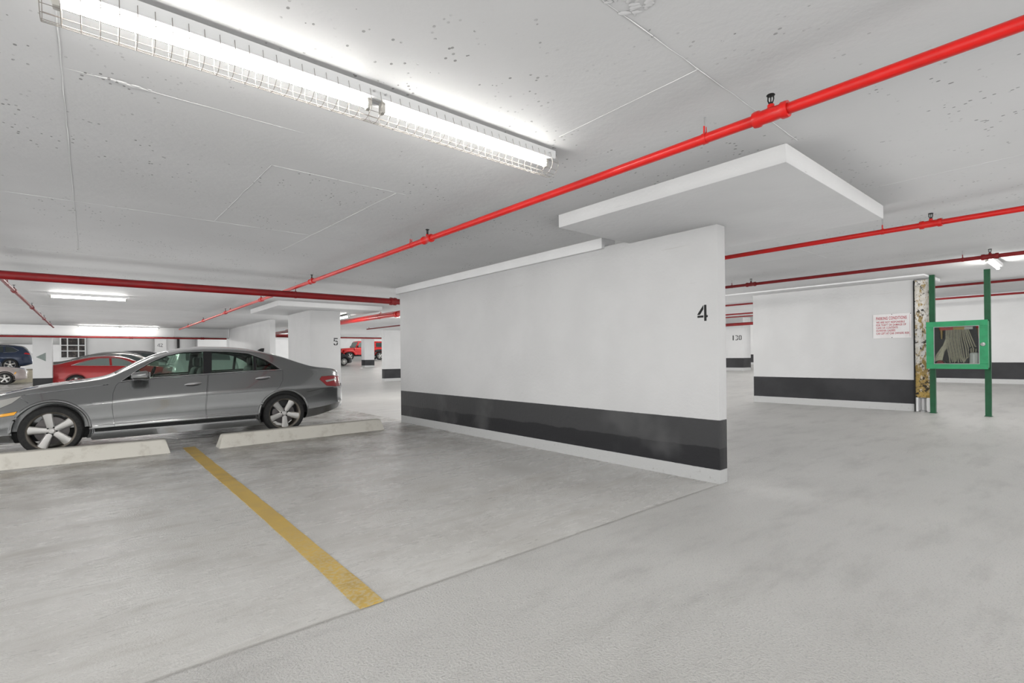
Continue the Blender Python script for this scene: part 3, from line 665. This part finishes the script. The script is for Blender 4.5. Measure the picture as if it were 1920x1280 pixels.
def panel_top(S, x0, x1, kw, off, name, m, parent, n=10):
    bm = bmesh.new(); g = []
    for i in range(n + 1):
        x = x0 + (x1 - x0) * i / n; ye = params(S, x)[5] * kw
        g.append([bm.verts.new((x, ye * (-1 + 2 * j / 12), roof_z(S, x, ye * (-1 + 2 * j / 12)) + off)) for j in range(13)])
    for a, b in zip(g, g[1:]):
        for j in range(12): bm.faces.new((a[j], a[j+1], b[j+1], b[j]))
    r = bmesh.ops.extrude_face_region(bm, geom=list(bm.faces))
    for v in [e for e in r['geom'] if isinstance(e, bmesh.types.BMVert)]: v.co.z -= .004
    return finish(bm, name, m, parent, 60)
def arch_cut(bm, x, z, R, y0=.60, y1=1.2):
    for s in (-1, 1): lathe(bm, [(0, 0), (R, 0), (R, y1 - y0), (0, y1 - y0)], (x, s * y0, z), (0, s, 0), 40)
def wheel(parent, x, y, R, rim, width, side, spokes=5, phase=0., detail=True, rimmat=None, dish=.012):
    """axis along y; side=+1/-1 is the outward direction"""
    bm = bmesh.new(); w = width / 2
    lathe(bm, [(rim, -w), (rim + .03, -w * 1.05), (R - .025, -w), (R - .006, -w * .75), (R, -w * .4), (R, w * .4), (R - .006, w * .75), (R - .025, w), (rim + .03, w * 1.05), (rim, w)], (0, 0, 0), (0, side, 0), 48)
    t = finish(bm, 'wheel', M_rubber, parent, 40); t.location = (x, y, R)
    bm = bmesh.new(); lathe(bm, [(rim - .022, -w), (rim - .022, w - .06), (rim - .016, w - .015), (rim - .004, w - .004), (rim + .006, w + .002), (rim + .008, w - .008), (rim, w - .02)], (0, 0, 0), (0, side, 0), 48)
    finish(bm, 'rim', M_alloyd if detail else (rimmat or M_alloy), t, 40)
    bm = bmesh.new(); lathe(bm, [(0, w - .12), (rim * .72, w - .12), (rim * .72, w - .10), (rim * .3, w - .09), (0, w - .09)], (0, 0, 0), (0, side, 0), 32)
    finish(bm, 'brake_disc', M_dark if not detail else mat('disc_iron', (.16, .15, .15), .4, .8), t, 40)
    def spoke(bm, a):
        ca, sa = math.cos(a), math.sin(a)
        secs = [(rim * .12, .038, w - .035), (rim * .35, .042, w - .030), (rim * .7, .050, w - .022), (rim * .98, .060 if spokes == 5 else .03, w - .014)]
        if spokes > 5: secs = [(r_, hw_ * .55, h_) for r_, hw_, h_ in secs]
        rr = []
        for r_, hw_, h_ in secs:
            q = []
            for dx, dh in ((-1, -.012), (-.75, 0), (0, .004), (.75, 0), (1, -.012), (.8, -.035), (-.8, -.035)):
                q.append(bm.verts.new((ca * r_ - sa * dx * hw_, side * (h_ + dh), sa * r_ + ca * dx * hw_)))
            rr.append(q)
        for a_, b_ in zip(rr, rr[1:]):
            for k in range(7): bm.faces.new((a_[k], a_[(k+1) % 7], b_[(k+1) % 7], b_[k]))
        bm.faces.new(rr[0]); bm.faces.new(rr[-1])
    if detail:
        for k in range(spokes):
            bm = bmesh.new(); spoke(bm, phase + 2 * PI * k / spokes); finish(bm, 'spoke', M_alloy, t, 35)
        bm = bmesh.new(); lathe(bm, [(0, w - .02), (.028, w - .021), (.034, w - .028), (.045, w - .032), (.062, w - .04), (.062, w - .07), (0, w - .07)], (0, 0, 0), (0, side, 0), 32); finish(bm, 'hub_cap', M_alloy, t, 40)
        for k in range(5):
            a = phase + PI / 5 + 2 * PI * k / 5; bm = bmesh.new(); lathe(bm, [(0, 0), (.011, 0), (.011, .014), (.007, .017), (0, .017)], (math.cos(a) * .05, side * (w - .042), math.sin(a) * .05), (0, side, 0), 6); finish(bm, 'lug_nut', M_dark, t, 40)
    else:
        bm = bmesh.new()
        for k in range(spokes): spoke(bm, phase + 2 * PI * k / spokes)
        lathe(bm, [(0, w - .025), (.05, w - .03), (.055, w - .06), (0, w - .06)], (0, 0, 0), (0, side, 0), 20)
        finish(bm, 'spokes', rimmat or M_alloy, t, 40)
    return t
def sub_copy(o, name, bm, m, parent):
    """piece of mesh object o inside the cutter bm, as a part of its own"""
    c = link(bpy.data.objects.new(name, o.data.copy())); c.data.materials.clear(); c.data.materials.append(m)
    boolean(c, bm, 'INTERSECT'); shade(c.data, 32); c.parent = parent; return c
def grow(poly, d):
    cx = sum(p[0] for p in poly) / len(poly); cy = sum(p[1] for p in poly) / len(poly); out = []; n = len(poly)
    A = sum(poly[i][0] * poly[(i+1) % n][1] - poly[(i+1) % n][0] * poly[i][1] for i in range(n)); s = 1 if A > 0 else -1
    for i in range(n):
        a, b, c = Vector(poly[i-1]), Vector(poly[i]), Vector(poly[(i+1) % n]); e1 = (b - a).normalized(); e2 = (c - b).normalized()
        n1 = Vector((e1.y, -e1.x)) * s; n2 = Vector((e2.y, -e2.x)) * s; nn = (n1 + n2); nn = nn.normalized() * min(3, 1 / max(.3, nn.normalized().dot(n1))); out.append(tuple(b + nn * d))
    return out

# ---------- the grey sedan
SED = make_spec(
    zt=[(0, .56), (.03, .63), (.10, .71), (.3, .80), (.6, .875), (1.0, .945), (1.3, .985), (1.42, 1.015), (1.6, 1.115), (1.8, 1.235), (2.0, 1.335), (2.2, 1.40), (2.4, 1.435), (2.65, 1.455), (2.9, 1.452), (3.2, 1.43), (3.5, 1.372), (3.75, 1.29), (4.0, 1.185), (4.2, 1.115), (4.35, 1.09), (4.55, 1.07), (4.66, 1.04), (4.72, .96), (4.77, .80), (4.80, .66)],
    zs=[(0, .50), (.1, .62), (.25, .70), (.55, .80), (.93, .855), (1.4, .91), (1.9, .965), (2.6, 1.005), (3.4, 1.035), (3.75, 1.045), (4.1, 1.035), (4.45, .995), (4.6, .95), (4.72, .86), (4.8, .60)],
    zb=[(0, .30), (.1, .23), (.35, .20), (1, .18), (3.5, .175), (4.1, .21), (4.6, .31), (4.8, .42)],
    hw=[(0, .52), (.03, .62), (.1, .73), (.25, .835), (.45, .895), (.8, .925), (1.5, .928), (2.5, .93), (3.6, .93), (4.0, .915), (4.35, .88), (4.55, .835), (4.68, .77), (4.76, .68), (4.8, .58)], tumble=.37,
    prof=[(.02, .93), (.08, .952), (.15, .972), (.195, 1.0), (.22, .996), (.36, .984), (.5, .988), (.6, .998), (.64, 1.0), (.70, .988), (.8, .963), (.92, .928), (1, .90)])
M_grey = paint('grey_metallic_paint', (.24, .245, .245), .85, .22)
M_silver = mat('silver_trim_and_highlight', (.55, .55, .55), .25, .8)  # real trim, and the painted highlights on crease and sill
def grey_sedan():
    S = SED; XW = (.84, 3.70); ZW = .325
    root = tag(empty('sedan_car', (-1.28, 9.735, 0)), 'grey metallic four-door sedan parked behind the wheel stops', 'car')
    body = finish(loft(S, stations(S, 120)), 'body', M_grey)
    bm = loft(S, [1.36 + (4.12 - 1.36) * i / 50 for i in range(51)], .055, .38); boolean(body, bm)      # cabin
    bm = bmesh.new(); [arch_cut(bm, x, ZW + .005, .375) for x in XW]; boolean(body, bm)
    wf = [(1.60, .962), (1.78, 1.105), (1.93, 1.205), (2.10, 1.285), (2.30, 1.335), (2.57, 1.352), (2.555, 1.022), (2.0, .995)]
    wr = [(2.69, 1.352), (2.95, 1.345), (3.18, 1.318), (3.265, 1.29), (3.255, 1.052), (2.665, 1.027)]
    wq = [(3.305, 1.272), (3.42, 1.215), (3.53, 1.14), (3.63, 1.062), (3.295, 1.053)]
    bm = bmesh.new()
    for p in (wf, wr, wq): prism(bm, p, 'y', -1.3, 1.3)
    boolean(body, bm)
    bm = bmesh.new()
    for a, b, kw in ((1.50, 2.14, .80), (3.44, 3.98, .78)):
        L = [(a + (b - a) * i / 8, params(S, a + (b - a) * i / 8)[5] * kw) for i in range(9)]; prism(bm, L + [(x, -y) for x, y in L[::-1]], 'z', 1.03, 1.8)
    boolean(body, bm)
    ring = [(1.555, .938), (1.76, 1.105), (1.92, 1.215), (2.09, 1.298), (2.30, 1.349), (2.62, 1.367), (2.95, 1.359), (3.2, 1.331), (3.44, 1.228), (3.56, 1.145), (3.675, 1.055)]
    low = [(3.1, 1.036), (2.6, 1.014), (2.1, .991), (1.8, .968)]
    for s in (-1, 1):
        c = bmesh.new(); prism(c, ring + low, 'y', s * .45, s * 1.3); sub_copy(body, 'window_surround', c, M_gloss, root)
        c = bmesh.new(); prism(c, grow(ring + low, .0005), 'y', s * .45, s * 1.3); boolean(body, c)
    dF = [(1.49, .285), (1.47, .42), (1.455, .60), (1.467, .78), (1.50, .885), (1.535, .925), (2.0, .968), (2.61, 1.0), (2.585, .77), (2.565, .51), (2.575, .295)]
    dR = [(2.585, .295), (2.575, .51), (2.595, .77), (2.62, 1.0), (3.2, 1.028), (3.70, 1.04), (3.683, .87), (3.62, .76), (3.52, .68), (3.39, .60), (3.315, .47), (3.285, .30)]
    tl = [(4.30, .867), (4.345, .918), (4.56, .925), (4.9, .90), (4.9, .73), (4.60, .728), (4.42, .75)]
    hl = [(.57, .80), (.47, .705), (.30, .615), (.12, .58), (.10, .66), (.25, .73)]
    mk = [(.525, .605), (.495, .558), (.30, .53), (.30, .568)]
    def pr(poly, s, y0, d=0.): b = bmesh.new(); prism(b, grow(poly, d) if d else poly, 'y', s * y0, s * 1.3); return b
    parts = []
    for s in (-1, 1):
        for nm, poly, y0, m in (('door', dF, .70, M_grey), ('door', dR, .70, M_grey), ('tail_light', tl, .45, M_redlens), ('head_light', hl, .40, M_clear), ('side_marker', mk, .5, M_amber)):
            if s == 1 and nm in ('side_marker',): pass
            p = sub_copy(body, nm, pr(poly, s, y0, -.0028), m, root); parts.append(p)
            if nm == 'door': p['side'] = s
    for s in (-1, 1):
        for poly, y0 in ((dF, .70), (dR, .70), (tl, .45), (hl, .40), (mk, .5)): boolean(body, pr(poly, s, y0, .0005))
    bm = bmesh.new()
    for s in (-1, 1):
        ribbon(bm, [(.575, .803), (.93, .846), (1.2, .878), (1.42, .902)], .006, 'y', s * .72, s * 1.2)
        ribbon(bm, [(.545, .775), (.62, .70)], .005, 'y', s * .8, s * 1.2)
        ribbon(bm, [(4.08, .66), (4.30, .70), (4.55, .72)], .005, 'y', s * .7, s * 1.2)
    boolean(body, bm); shade(body.data, 32); body.parent = root
    # inner floor tub and dark lining
    bm = loft(S, [1.40 + (4.08 - 1.40) * i / 40 for i in range(41)], .062, .30)
    kill = [f for f in bm.faces if f.calc_center_median().z > .95]; bmesh.ops.delete(bm, geom=kill, context='FACES'); finish(bm, 'cabin_lining', M_plastic, root, 40)
    for s in (-1, 1):
        panel_side(S, grow(wf, .006), s, -.012, 'window', M_glass, root); panel_side(S, grow(wr, .006), s, -.012, 'window', M_glass, root); panel_side(S, grow(wq, .006), s, -.012, 'window', M_glass, root)
        # black pillar covers and chrome line
        bm = bmesh.new(); tube(bm, [(x, s * (side_y(S, x, z) + .001), z) for x, z in ring], .006, 6); finish(bm, 'window_trim', M_silver, root, 60)
        belt = [(1.56, .936), (1.8, .968), (2.1, .990), (2.6, 1.012), (3.1, 1.036), (3.675, 1.052)]
        bm = bmesh.new(); tube(bm, [(x, s * (side_y(S, x, z) + .004), z) for x, z in belt], .0065, 6); finish(bm, 'belt_trim', M_chrome, root, 60)
        bm = bmesh.new(); tube(bm, [(x, s * (side_y(S, x, .355 + .016 * (x - 1.3)) + .001), .355 + .016 * (x - 1.3)) for x in [1.30 + .125 * i for i in range(15)]], [.003] + [.009] * 13 + [.003], 8); finish(bm, 'crease_highlight', M_silver, root, 60)  # silver tube paints in the highlight along the lower crease
        # sill
        bm = bmesh.new(); prism(bm, [(1.23, .165), (1.23, .235), (1.26, .262), (3.27, .268), (3.31, .235), (3.31, .17)], 'y', s * .80, s * .942); bmesh.ops.bevel(bm, geom=list(bm.edges), offset=.010, segments=2, affect='EDGES'); finish(bm, 'sill', M_grey, root, 40)
        bm = bmesh.new(); tube(bm, [(1.26, s * .936, .264), (2.2, s * .938, .267), (3.27, s * .936, .270)], .006, 6); finish(bm, 'sill_highlight', M_silver, root, 60)  # thin silver line painted in for the lit top edge of the sill
        # wheel arch lips
        for x in XW:
            pts = []
            for k in range(29):
                a = math.radians(-12 + 204 * k / 28); X_, Z_ = x + .388 * math.cos(a), ZW + .388 * math.sin(a)
                pts.append((X_, s * (side_y(S, min(max(X_, .05), 4.75), max(Z_, .22)) - .004), Z_))
            bm = bmesh.new(); tube(bm, pts, .014, 8, flat=1.3); finish(bm, 'arch_lip', M_grey, root, 60)
        # mirror
        bm = bmesh.new(); box(bm, 1.66, 1.87, s * .93 if s > 0 else s * 1.11, s * 1.11 if s > 0 else s * .93, .955, 1.085, .045, 4)
        for v in bm.verts:
            if v.co.x < 1.74: v.co.z -= (v.co.z - 1.0) * .25
        mr = finish(bm, 'mirror', M_grey, root, 50); boxo('mirror_base', 1.70, 1.80, min(s * .84, s * .96), max(s * .84, s * .96), .955, .985, M_plastic, mr, bev=.008)
        boxo('mirror_glass', 1.867, 1.875, min(s * .95, s * 1.09), max(s * .95, s * 1.09), .975, 1.065, M_chrome, mr)
        for x, z in ((2.41, .868), (3.38, .925)):
            yy = side_y(S, x, z)
            bm = bmesh.new(); bmesh.ops.create_uvsphere(bm, u_segments=20, v_segments=12, radius=1, matrix=Matrix.Translation((x, s * (yy - .004), z - .003)) @ Matrix.Rotation(-.07, 4, 'Y') @ Matrix.Diagonal((.085, .012, .03, 1)))
            hp = [p for p in parts if p.name.startswith('door') and p['side'] == s][0 if x < 2.6 else 1]
            finish(bm, 'handle_recess', M_panelgap, hp, 60)
            bm = bmesh.new(); tube(bm, [(x - .105, s * (yy + .004), z - .008), (x - .07, s * (yy + .026), z), (x, s * (yy + .036), z + .005), (x + .07, s * (yy + .028), z + .010), (x + .11, s * (yy + .004), z + .010)], [.008, .013, .016, .014, .008], 8, flat=1.4); finish(bm, 'handle', M_silver, hp, 60)
        for side, x, ph in ((s, XW[0], math.radians(101)), (s, XW[1], math.radians(-90 + 3))):
            wheel(root, x, side * .832, ZW, .243, .215, side, 5, ph if s < 0 else ph)
        panel_side(S, [(4.43, .815), (4.40, .845), (4.62, .872), (4.63, .848)], s, .006, 'lamp_stripe', M_clear, root)
        panel_side(S, [(1.24, .66), (1.36, .668), (1.36, .655), (1.26, .648)], s, .004, 'fender_badge', M_chrome, root)
    panel_top(S, 1.48, 2.16, .815, -.008, 'windscreen', M_glass, root); panel_top(S, 3.42, 4.0, .79, -.008, 'rear_window', M_glass, root)
    bm = bmesh.new(); prism(bm, [(3.47, 1.37), (3.56, 1.425), (3.62, 1.43), (3.60, 1.34)], 'y', -.02, .02); bmesh.ops.bevel(bm, geom=list(bm.edges), offset=.008, segments=2, affect='EDGES'); finish(bm, 'antenna_fin', M_plastic, root, 40)
    # interior
    def seat(x, y, w):
        bm = bmesh.new(); box(bm, x - .25, x + .28, y - w, y + w, .42, .60, .06, 3)
        b0 = len(bm.verts); box(bm, x + .22, x + .36, y - w, y + w, .55, 1.12, .05, 3); bm.verts.ensure_lookup_table()
        for v in bm.verts[b0:]: v.co.x += (v.co.z - .55) * .28
        st = finish(bm, 'seat', M_leather, root, 50); bm = bmesh.new(); box(bm, x + .38, x + .47, y - .12, y + .12, 1.12, 1.28, .035, 3); finish(bm, 'headrest', M_leather, st, 50)
    seat(2.2, -.38, .25); seat(2.2, .38, .25); seat(3.05, -.38, .32); seat(3.05, .38, .32)
    boxo('dashboard', 1.45, 1.85, -.74, .74, .55, .99, M_leather, root, bev=.06, seg=3, smooth=50)
    bm = bmesh.new(); pts = [(1.98 + .06 * math.sin(a), .38 + .18 * math.cos(a), .95 + .17 * math.sin(a)) for a in [2 * PI * k / 24 for k in range(25)]]; tube(bm, pts, .015, 8); finish(bm, 'steering_wheel', M_leather, root, 60)
    # underbody and bumper skirt
    boxo('underbody', .3, 4.0, -.62, .62, .17, .32, M_plastic, root, bev=.02)
    return root
grey_sedan()

# ---------- background cars share one simpler builder
def simple_car(name, S, loc, rz, col, label, wheels, R, windows, wsc, rear, spokes=5, metal=.5, tail=None, head=None, glass=None, clad=False, y_w=None, rough=.3, scale=1., trim=None, marker=None, group=None):
    m = paint(name + '_paint', col, metal, rough); root = tag(empty(name, loc, rz), label, 'car', group); root.scale = (scale,) * 3
    body = finish(loft(S, stations(S, 60)), 'body', m); bm = bmesh.new()
    for x in wheels: arch_cut(bm, x, R + .01, R * 1.16)
    boolean(body, bm); shade(body.data, 34); body.parent = root; g = glass or M_darkglass
    for s in (-1, 1):
        for p in windows: panel_side(S, p, s, .006, 'window', g, root)
        if trim:
            bm = bmesh.new(); tube(bm, [(x, s * (side_y(S, x, z) + .008), z) for x, z in trim], .009, 6); finish(bm, 'window_trim', M_chrome, root, 60)
        for x in wheels:
            wheel(root, x, s * ((y_w or S.hw(2)) - .10), R, R * .70, .21, s, spokes, 1.57, False)
            if clad:
                pts = []
                for k in range(21):
                    a = math.radians(-5 + 190 * k / 20); X_, Z_ = x + R * 1.22 * math.cos(a), R + R * 1.22 * math.sin(a); pts.append((X_, s * (side_y(S, min(max(X_, S.x0 + .05), S.x1 - .05), max(Z_, .3)) - .0), Z_))
                bm = bmesh.new(); tube(bm, pts, .045, 8, flat=.5); finish(bm, 'arch_cladding', M_plastic, root, 60)
        if tail: panel_side(S, tail, s, .008, 'tail_light', M_redlens, root)
        if head: panel_side(S, head, s, .008, 'head_light', M_clear, root)
        if marker: panel_side(S, marker, s, .012, 'side_marker', M_amber, root)
        xm = wsc[0] + .28; zm = S.zs(xm) + .05
        bm = bmesh.new(); yy = S.hw(xm); box(bm, xm - .05, xm + .12, min(s * (yy - .06), s * (yy + .14)), max(s * (yy - .06), s * (yy + .14)), zm - .03, zm + .09, .03, 2); finish(bm, 'mirror', m, root, 50)
    panel_top(S, wsc[0], wsc[1], .84, .006, 'windscreen', g, root); panel_top(S, rear[0], rear[1], .82, .006, 'rear_window', g, root)
    return root
FAST = make_spec(
    zt=[(0, .58), (.05, .68), (.3, .82), (.7, .92), (1.2, 1.0), (1.45, 1.05), (1.8, 1.24), (2.1, 1.38), (2.4, 1.45), (2.75, 1.475), (3.1, 1.455), (3.5, 1.38), (3.9, 1.26), (4.25, 1.14), (4.5, 1.09), (4.75, 1.07), (4.82, .98), (4.87, .7)],
    zs=[(0, .5), (.2, .70), (.8, .86), (1.5, .95), (2.5, 1.0), (3.6, 1.03), (4.2, 1.04), (4.6, 1.0), (4.78, .92), (4.87, .6)],
    zb=[(0, .28), (.3, .2), (4.2, .2), (4.87, .36)], hw=[(0, .55), (.1, .74), (.4, .89), (1, .92), (3.8, .925), (4.3, .88), (4.7, .8), (4.87, .62)], tumble=.44)
FW = [[(1.75, 1.0), (2.05, 1.19), (2.3, 1.30), (2.55, 1.335), (2.62, 1.335), (2.6, 1.03)], [(2.70, 1.335), (3.05, 1.32), (3.35, 1.25), (3.65, 1.14), (3.86, 1.065), (2.68, 1.035)]]
FT = [(1.70, .985), (2.04, 1.205), (2.3, 1.315), (2.6, 1.352), (3.05, 1.335), (3.36, 1.265), (3.68, 1.15), (3.9, 1.06), (3.4, 1.035), (2.6, 1.02), (1.7, .985)]
simple_car('red_sedan', FAST, (3.22, 28.25, 0), PI, (.42, .012, .014), 'bright red fastback sedan beyond the grey sedan windscreen', (.92, 3.75), .335, FW, (1.5, 2.2), (3.3, 4.15), metal=.3, tail=[(4.42, .84), (4.60, .92), (4.84, .90), (4.84, .80), (4.60, .80)], glass=M_paleglass, trim=FT, scale=1.02)
simple_car('dark_sedan', FAST, (4.0, 30.9, 0), PI, (.16, .155, .145), 'dark taupe car directly behind the red sedan', (.92, 3.75), .36, FW, (1.5, 2.2), (3.3, 4.15), metal=.6, trim=FT, scale=1.16)
simple_car('black_hatchback', FAST, (5.1, 33.5, 0), PI, (.05, .052, .055), 'black car against the back wall, farthest of three behind the grey sedan bonnet', (.92, 3.75), .36, FW, (1.5, 2.2), (3.3, 4.15), metal=.5, trim=FT, scale=1.23)
SUV = make_spec(
    zt=[(0, .66), (.05, .80), (.25, .95), (.7, 1.03), (1.15, 1.08), (1.35, 1.13), (1.65, 1.34), (1.95, 1.53), (2.25, 1.62), (2.7, 1.66), (3.3, 1.65), (3.8, 1.60), (4.15, 1.52), (4.35, 1.30), (4.48, 1.08), (4.56, .85), (4.6, .66)],
    zs=[(0, .5), (.15, .74), (.5, .92), (1.3, 1.02), (2.5, 1.07), (3.5, 1.10), (4.1, 1.13), (4.35, 1.10), (4.5, .9), (4.6, .58)],
    zb=[(0, .34), (.3, .25), (4.1, .25), (4.6, .40)], hw=[(0, .58), (.1, .78), (.35, .90), (1, .93), (3.8, .93), (4.3, .88), (4.5, .78), (4.6, .64)], tumble=.36)
SW = [[(1.62, 1.10), (1.85, 1.28), (2.1, 1.43), (2.35, 1.50), (2.55, 1.515), (2.53, 1.12)], [(2.63, 1.515), (3.0, 1.515), (3.3, 1.49), (3.32, 1.13), (2.61, 1.12)], [(3.40, 1.48), (3.68, 1.42), (3.93, 1.24), (3.85, 1.16), (3.40, 1.14)]]
ST = [(3.0, 1.535), (3.35, 1.51), (3.7, 1.45), (4.0, 1.24), (3.85, 1.14), (3.3, 1.11)]
simple_car('navy_crossover', SUV, (-7.65, 44.6, .74), 0, (.012, .028, .07), 'navy blue crossover on the raised kerb at the far left', (.9, 3.6), .36, SW, (1.4, 2.1), (4.02, 4.4), metal=.5, tail=[(4.22, 1.02), (4.30, 1.12), (4.50, 1.05), (4.50, .97)], trim=ST)
simple_car('beige_hatchback', SUV, (-3.0, 40.35, 0), PI, (.42, .36, .34), 'pinkish beige small car with black wheel arches at the far left edge', (.92, 3.5), .345, SW, (1.4, 2.1), (4.0, 4.4), metal=.4, head=[(.22, .86), (.30, .93), (.62, .88), (.45, .80)], marker=[(.46, .60), (.42, .72), (.47, .73), (.54, .60)], clad=True, scale=.95)
simple_car('black_coupe', FAST, (16.95, 42.2, rise(16, 42)), PI, (.012, .012, .015), 'black car nose peeking out right of the pillar marked 5', (.85, 3.7), .335, FW, (1.5, 2.2), (3.3, 4.15), spokes=9, metal=.3, head=[(.15, .66), (.22, .72), (.5, .77), (.4, .68)])
simple_car('dark_coupe', FAST, (20.0, 50.4, rise(20, 50.4)), PI, (.05, .055, .06), 'dark car behind the red off-roader bonnet', (.92, 3.75), .34, FW, (1.5, 2.2), (3.3, 4.15), metal=.4, glass=M_paleglass)
simple_car('silver_van', SUV, (2.75, 22.6, 0), -PI / 2, (.5, .5, .5), 'silver vehicle whose roof just shows above the grey sedan roof', (.9, 3.6), .36, SW, (1.4, 2.1), (4.02, 4.4), metal=.6, scale=1.005)

# ---------- red off-roader
def off_roader():
    m = paint('red_off_roader_paint', (.62, .008, .008), .1, .25); L = 4.55
    root = tag(empty('off_road_car', (17.72, 46.9, rise(19, 46.9))), 'red boxy off-road vehicle with black fenders on the far ramp', 'car')
    R = .40; XW = (.80, 3.85)
    bm = bmesh.new(); box(bm, 1.30, 4.5, -.78, .78, .52, 1.20, .04, 3); body = finish(bm, 'body', m, None, 40)
    bm = bmesh.new(); arch_cut(bm, XW[1], R, .48, .5); boolean(body, bm); shade(body.data, 35); body.parent = root
    bm = bmesh.new(); prism(bm, [(.08, .72), (.08, 1.08), (.18, 1.14), (1.35, 1.21), (1.35, .72)], 'y', -.62, .62); bmesh.ops.bevel(bm, geom=list(bm.edges), offset=.035, segments=3, affect='EDGES'); finish(bm, 'bonnet', m, root, 40)
    bm = bmesh.new(); prism(bm, [(1.42, 1.19), (1.70, 1.78), (4.45, 1.80), (4.50, 1.19)], 'y', -.70, .70); bmesh.ops.bevel(bm, geom=list(bm.edges), offset=.04, segments=3, affect='EDGES'); rf = finish(bm, 'hard_top', m, root, 40)
    boxo('roof_panel', 1.75, 4.45, -.69, .69, 1.77, 1.85, m, root, bev=.03, smooth=40)
    for s in (-1, 1):
        for p in ([(1.62, 1.25), (1.83, 1.70), (2.42, 1.70), (2.42, 1.25)], [(2.55, 1.25), (2.55, 1.70), (3.35, 1.70), (3.35, 1.25)], [(3.50, 1.28), (3.50, 1.70), (4.35, 1.70), (4.38, 1.28)]):
            bm = bmesh.new(); prism(bm, p, 'y', s * .695, s * .712); finish(bm, 'window', M_darkglass if p[0][0] > 2 else M_paleglass, root)
        for x, w0, w1 in ((XW[0], .58, .60), (XW[1], .56, .56)):
            pts = [(x - w0, s * .82, .62), (x - w0 * .8, s * .82, .86), (x - .25, s * .82, .93), (x + .25, s * .82, .93), (x + w1 * .8, s * .82, .80), (x + w1 + .06, s * .82, .55)]
            bm = bmesh.new(); tube(bm, pts, .055, 8, flat=2.2); finish(bm, 'fender_flare', M_plastic if x > 2 else m, root, 50)
            wheel(root, x, s * .76, R, .25, .24, s, 5, .6, False)
        boxo('side_step', 1.4, 3.3, min(s * .70, s * .84), max(s * .70, s * .84), .40, .47, M_plastic, root, bev=.01)
        boxo('mirror', 1.55, 1.63, min(s * .78, s * 1.0), max(s * .78, s * 1.0), 1.22, 1.40, M_plastic, root, bev=.02)
        boxo('door_seam', 2.47, 2.485, min(s * .775, s * .783), max(s * .775, s * .783), .58, 1.18, M_panelgap, root)
        boxo('door_handle', 2.25, 2.40, min(s * .775, s * .80), max(s * .775, s * .80), 1.05, 1.09, M_plastic, root, bev=.005)
    bm = bmesh.new(); prism(bm, [(1.41, 1.22), (1.44, 1.22), (1.70, 1.74), (1.67, 1.75)], 'y', -.64, .64); finish(bm, 'windscreen', M_paleglass, root)
    boxo('bumper', -.12, .06, -.80, .80, .50, .68, M_plastic, root, bev=.03, smooth=40); boxo('grille', .06, .09, -.55, .55, .74, 1.06, M_plastic, root, bev=.01)
    boxo('chassis', .1, 4.45, -.5, .5, .38, .56, M_plastic, root, bev=.02); boxo('rear_bumper', 4.45, 4.62, -.78, .78, .5, .68, M_plastic, root, bev=.03)
off_roader()

# ------------------------------------------------------------------ small things
z_ = rise(13.5, 31)
bm = bmesh.new(); box(bm, -.09, .09, -.07, .07, 0, .05, .012); o = finish(bm, 'paper_scrap', M_housing, None, 40)
o.location = (16.2, 38.0, rise(16.2, 38.0)); o.rotation_euler.z = .5; tag(o, 'crumpled white scrap lying on the far floor before the slim pillar', 'litter')
bz = rise(26, 12.3)
bd = tag(empty('cleaning_bucket', (26.0, 12.12, bz)), 'small grey bucket with an upright pole behind the pillar marked 130', 'bucket')
bm = bmesh.new(); lathe(bm, [(0, 0), (.16, 0), (.2, .4), (.21, .42), (.19, .42), (.15, .03), (0, .03)], (0, 0, 0), (0, 0, 1), 20); finish(bm, 'bucket', mat('grey_plastic', (.35, .35, .35), .5), bd, 40)
bm = bmesh.new(); tube(bm, [(.02, .06, .05), (.0, .14, 1.0)], .015, 8); finish(bm, 'pole', mat('orange_brown_wood', (.35, .15, .06), .6), bd, 50)
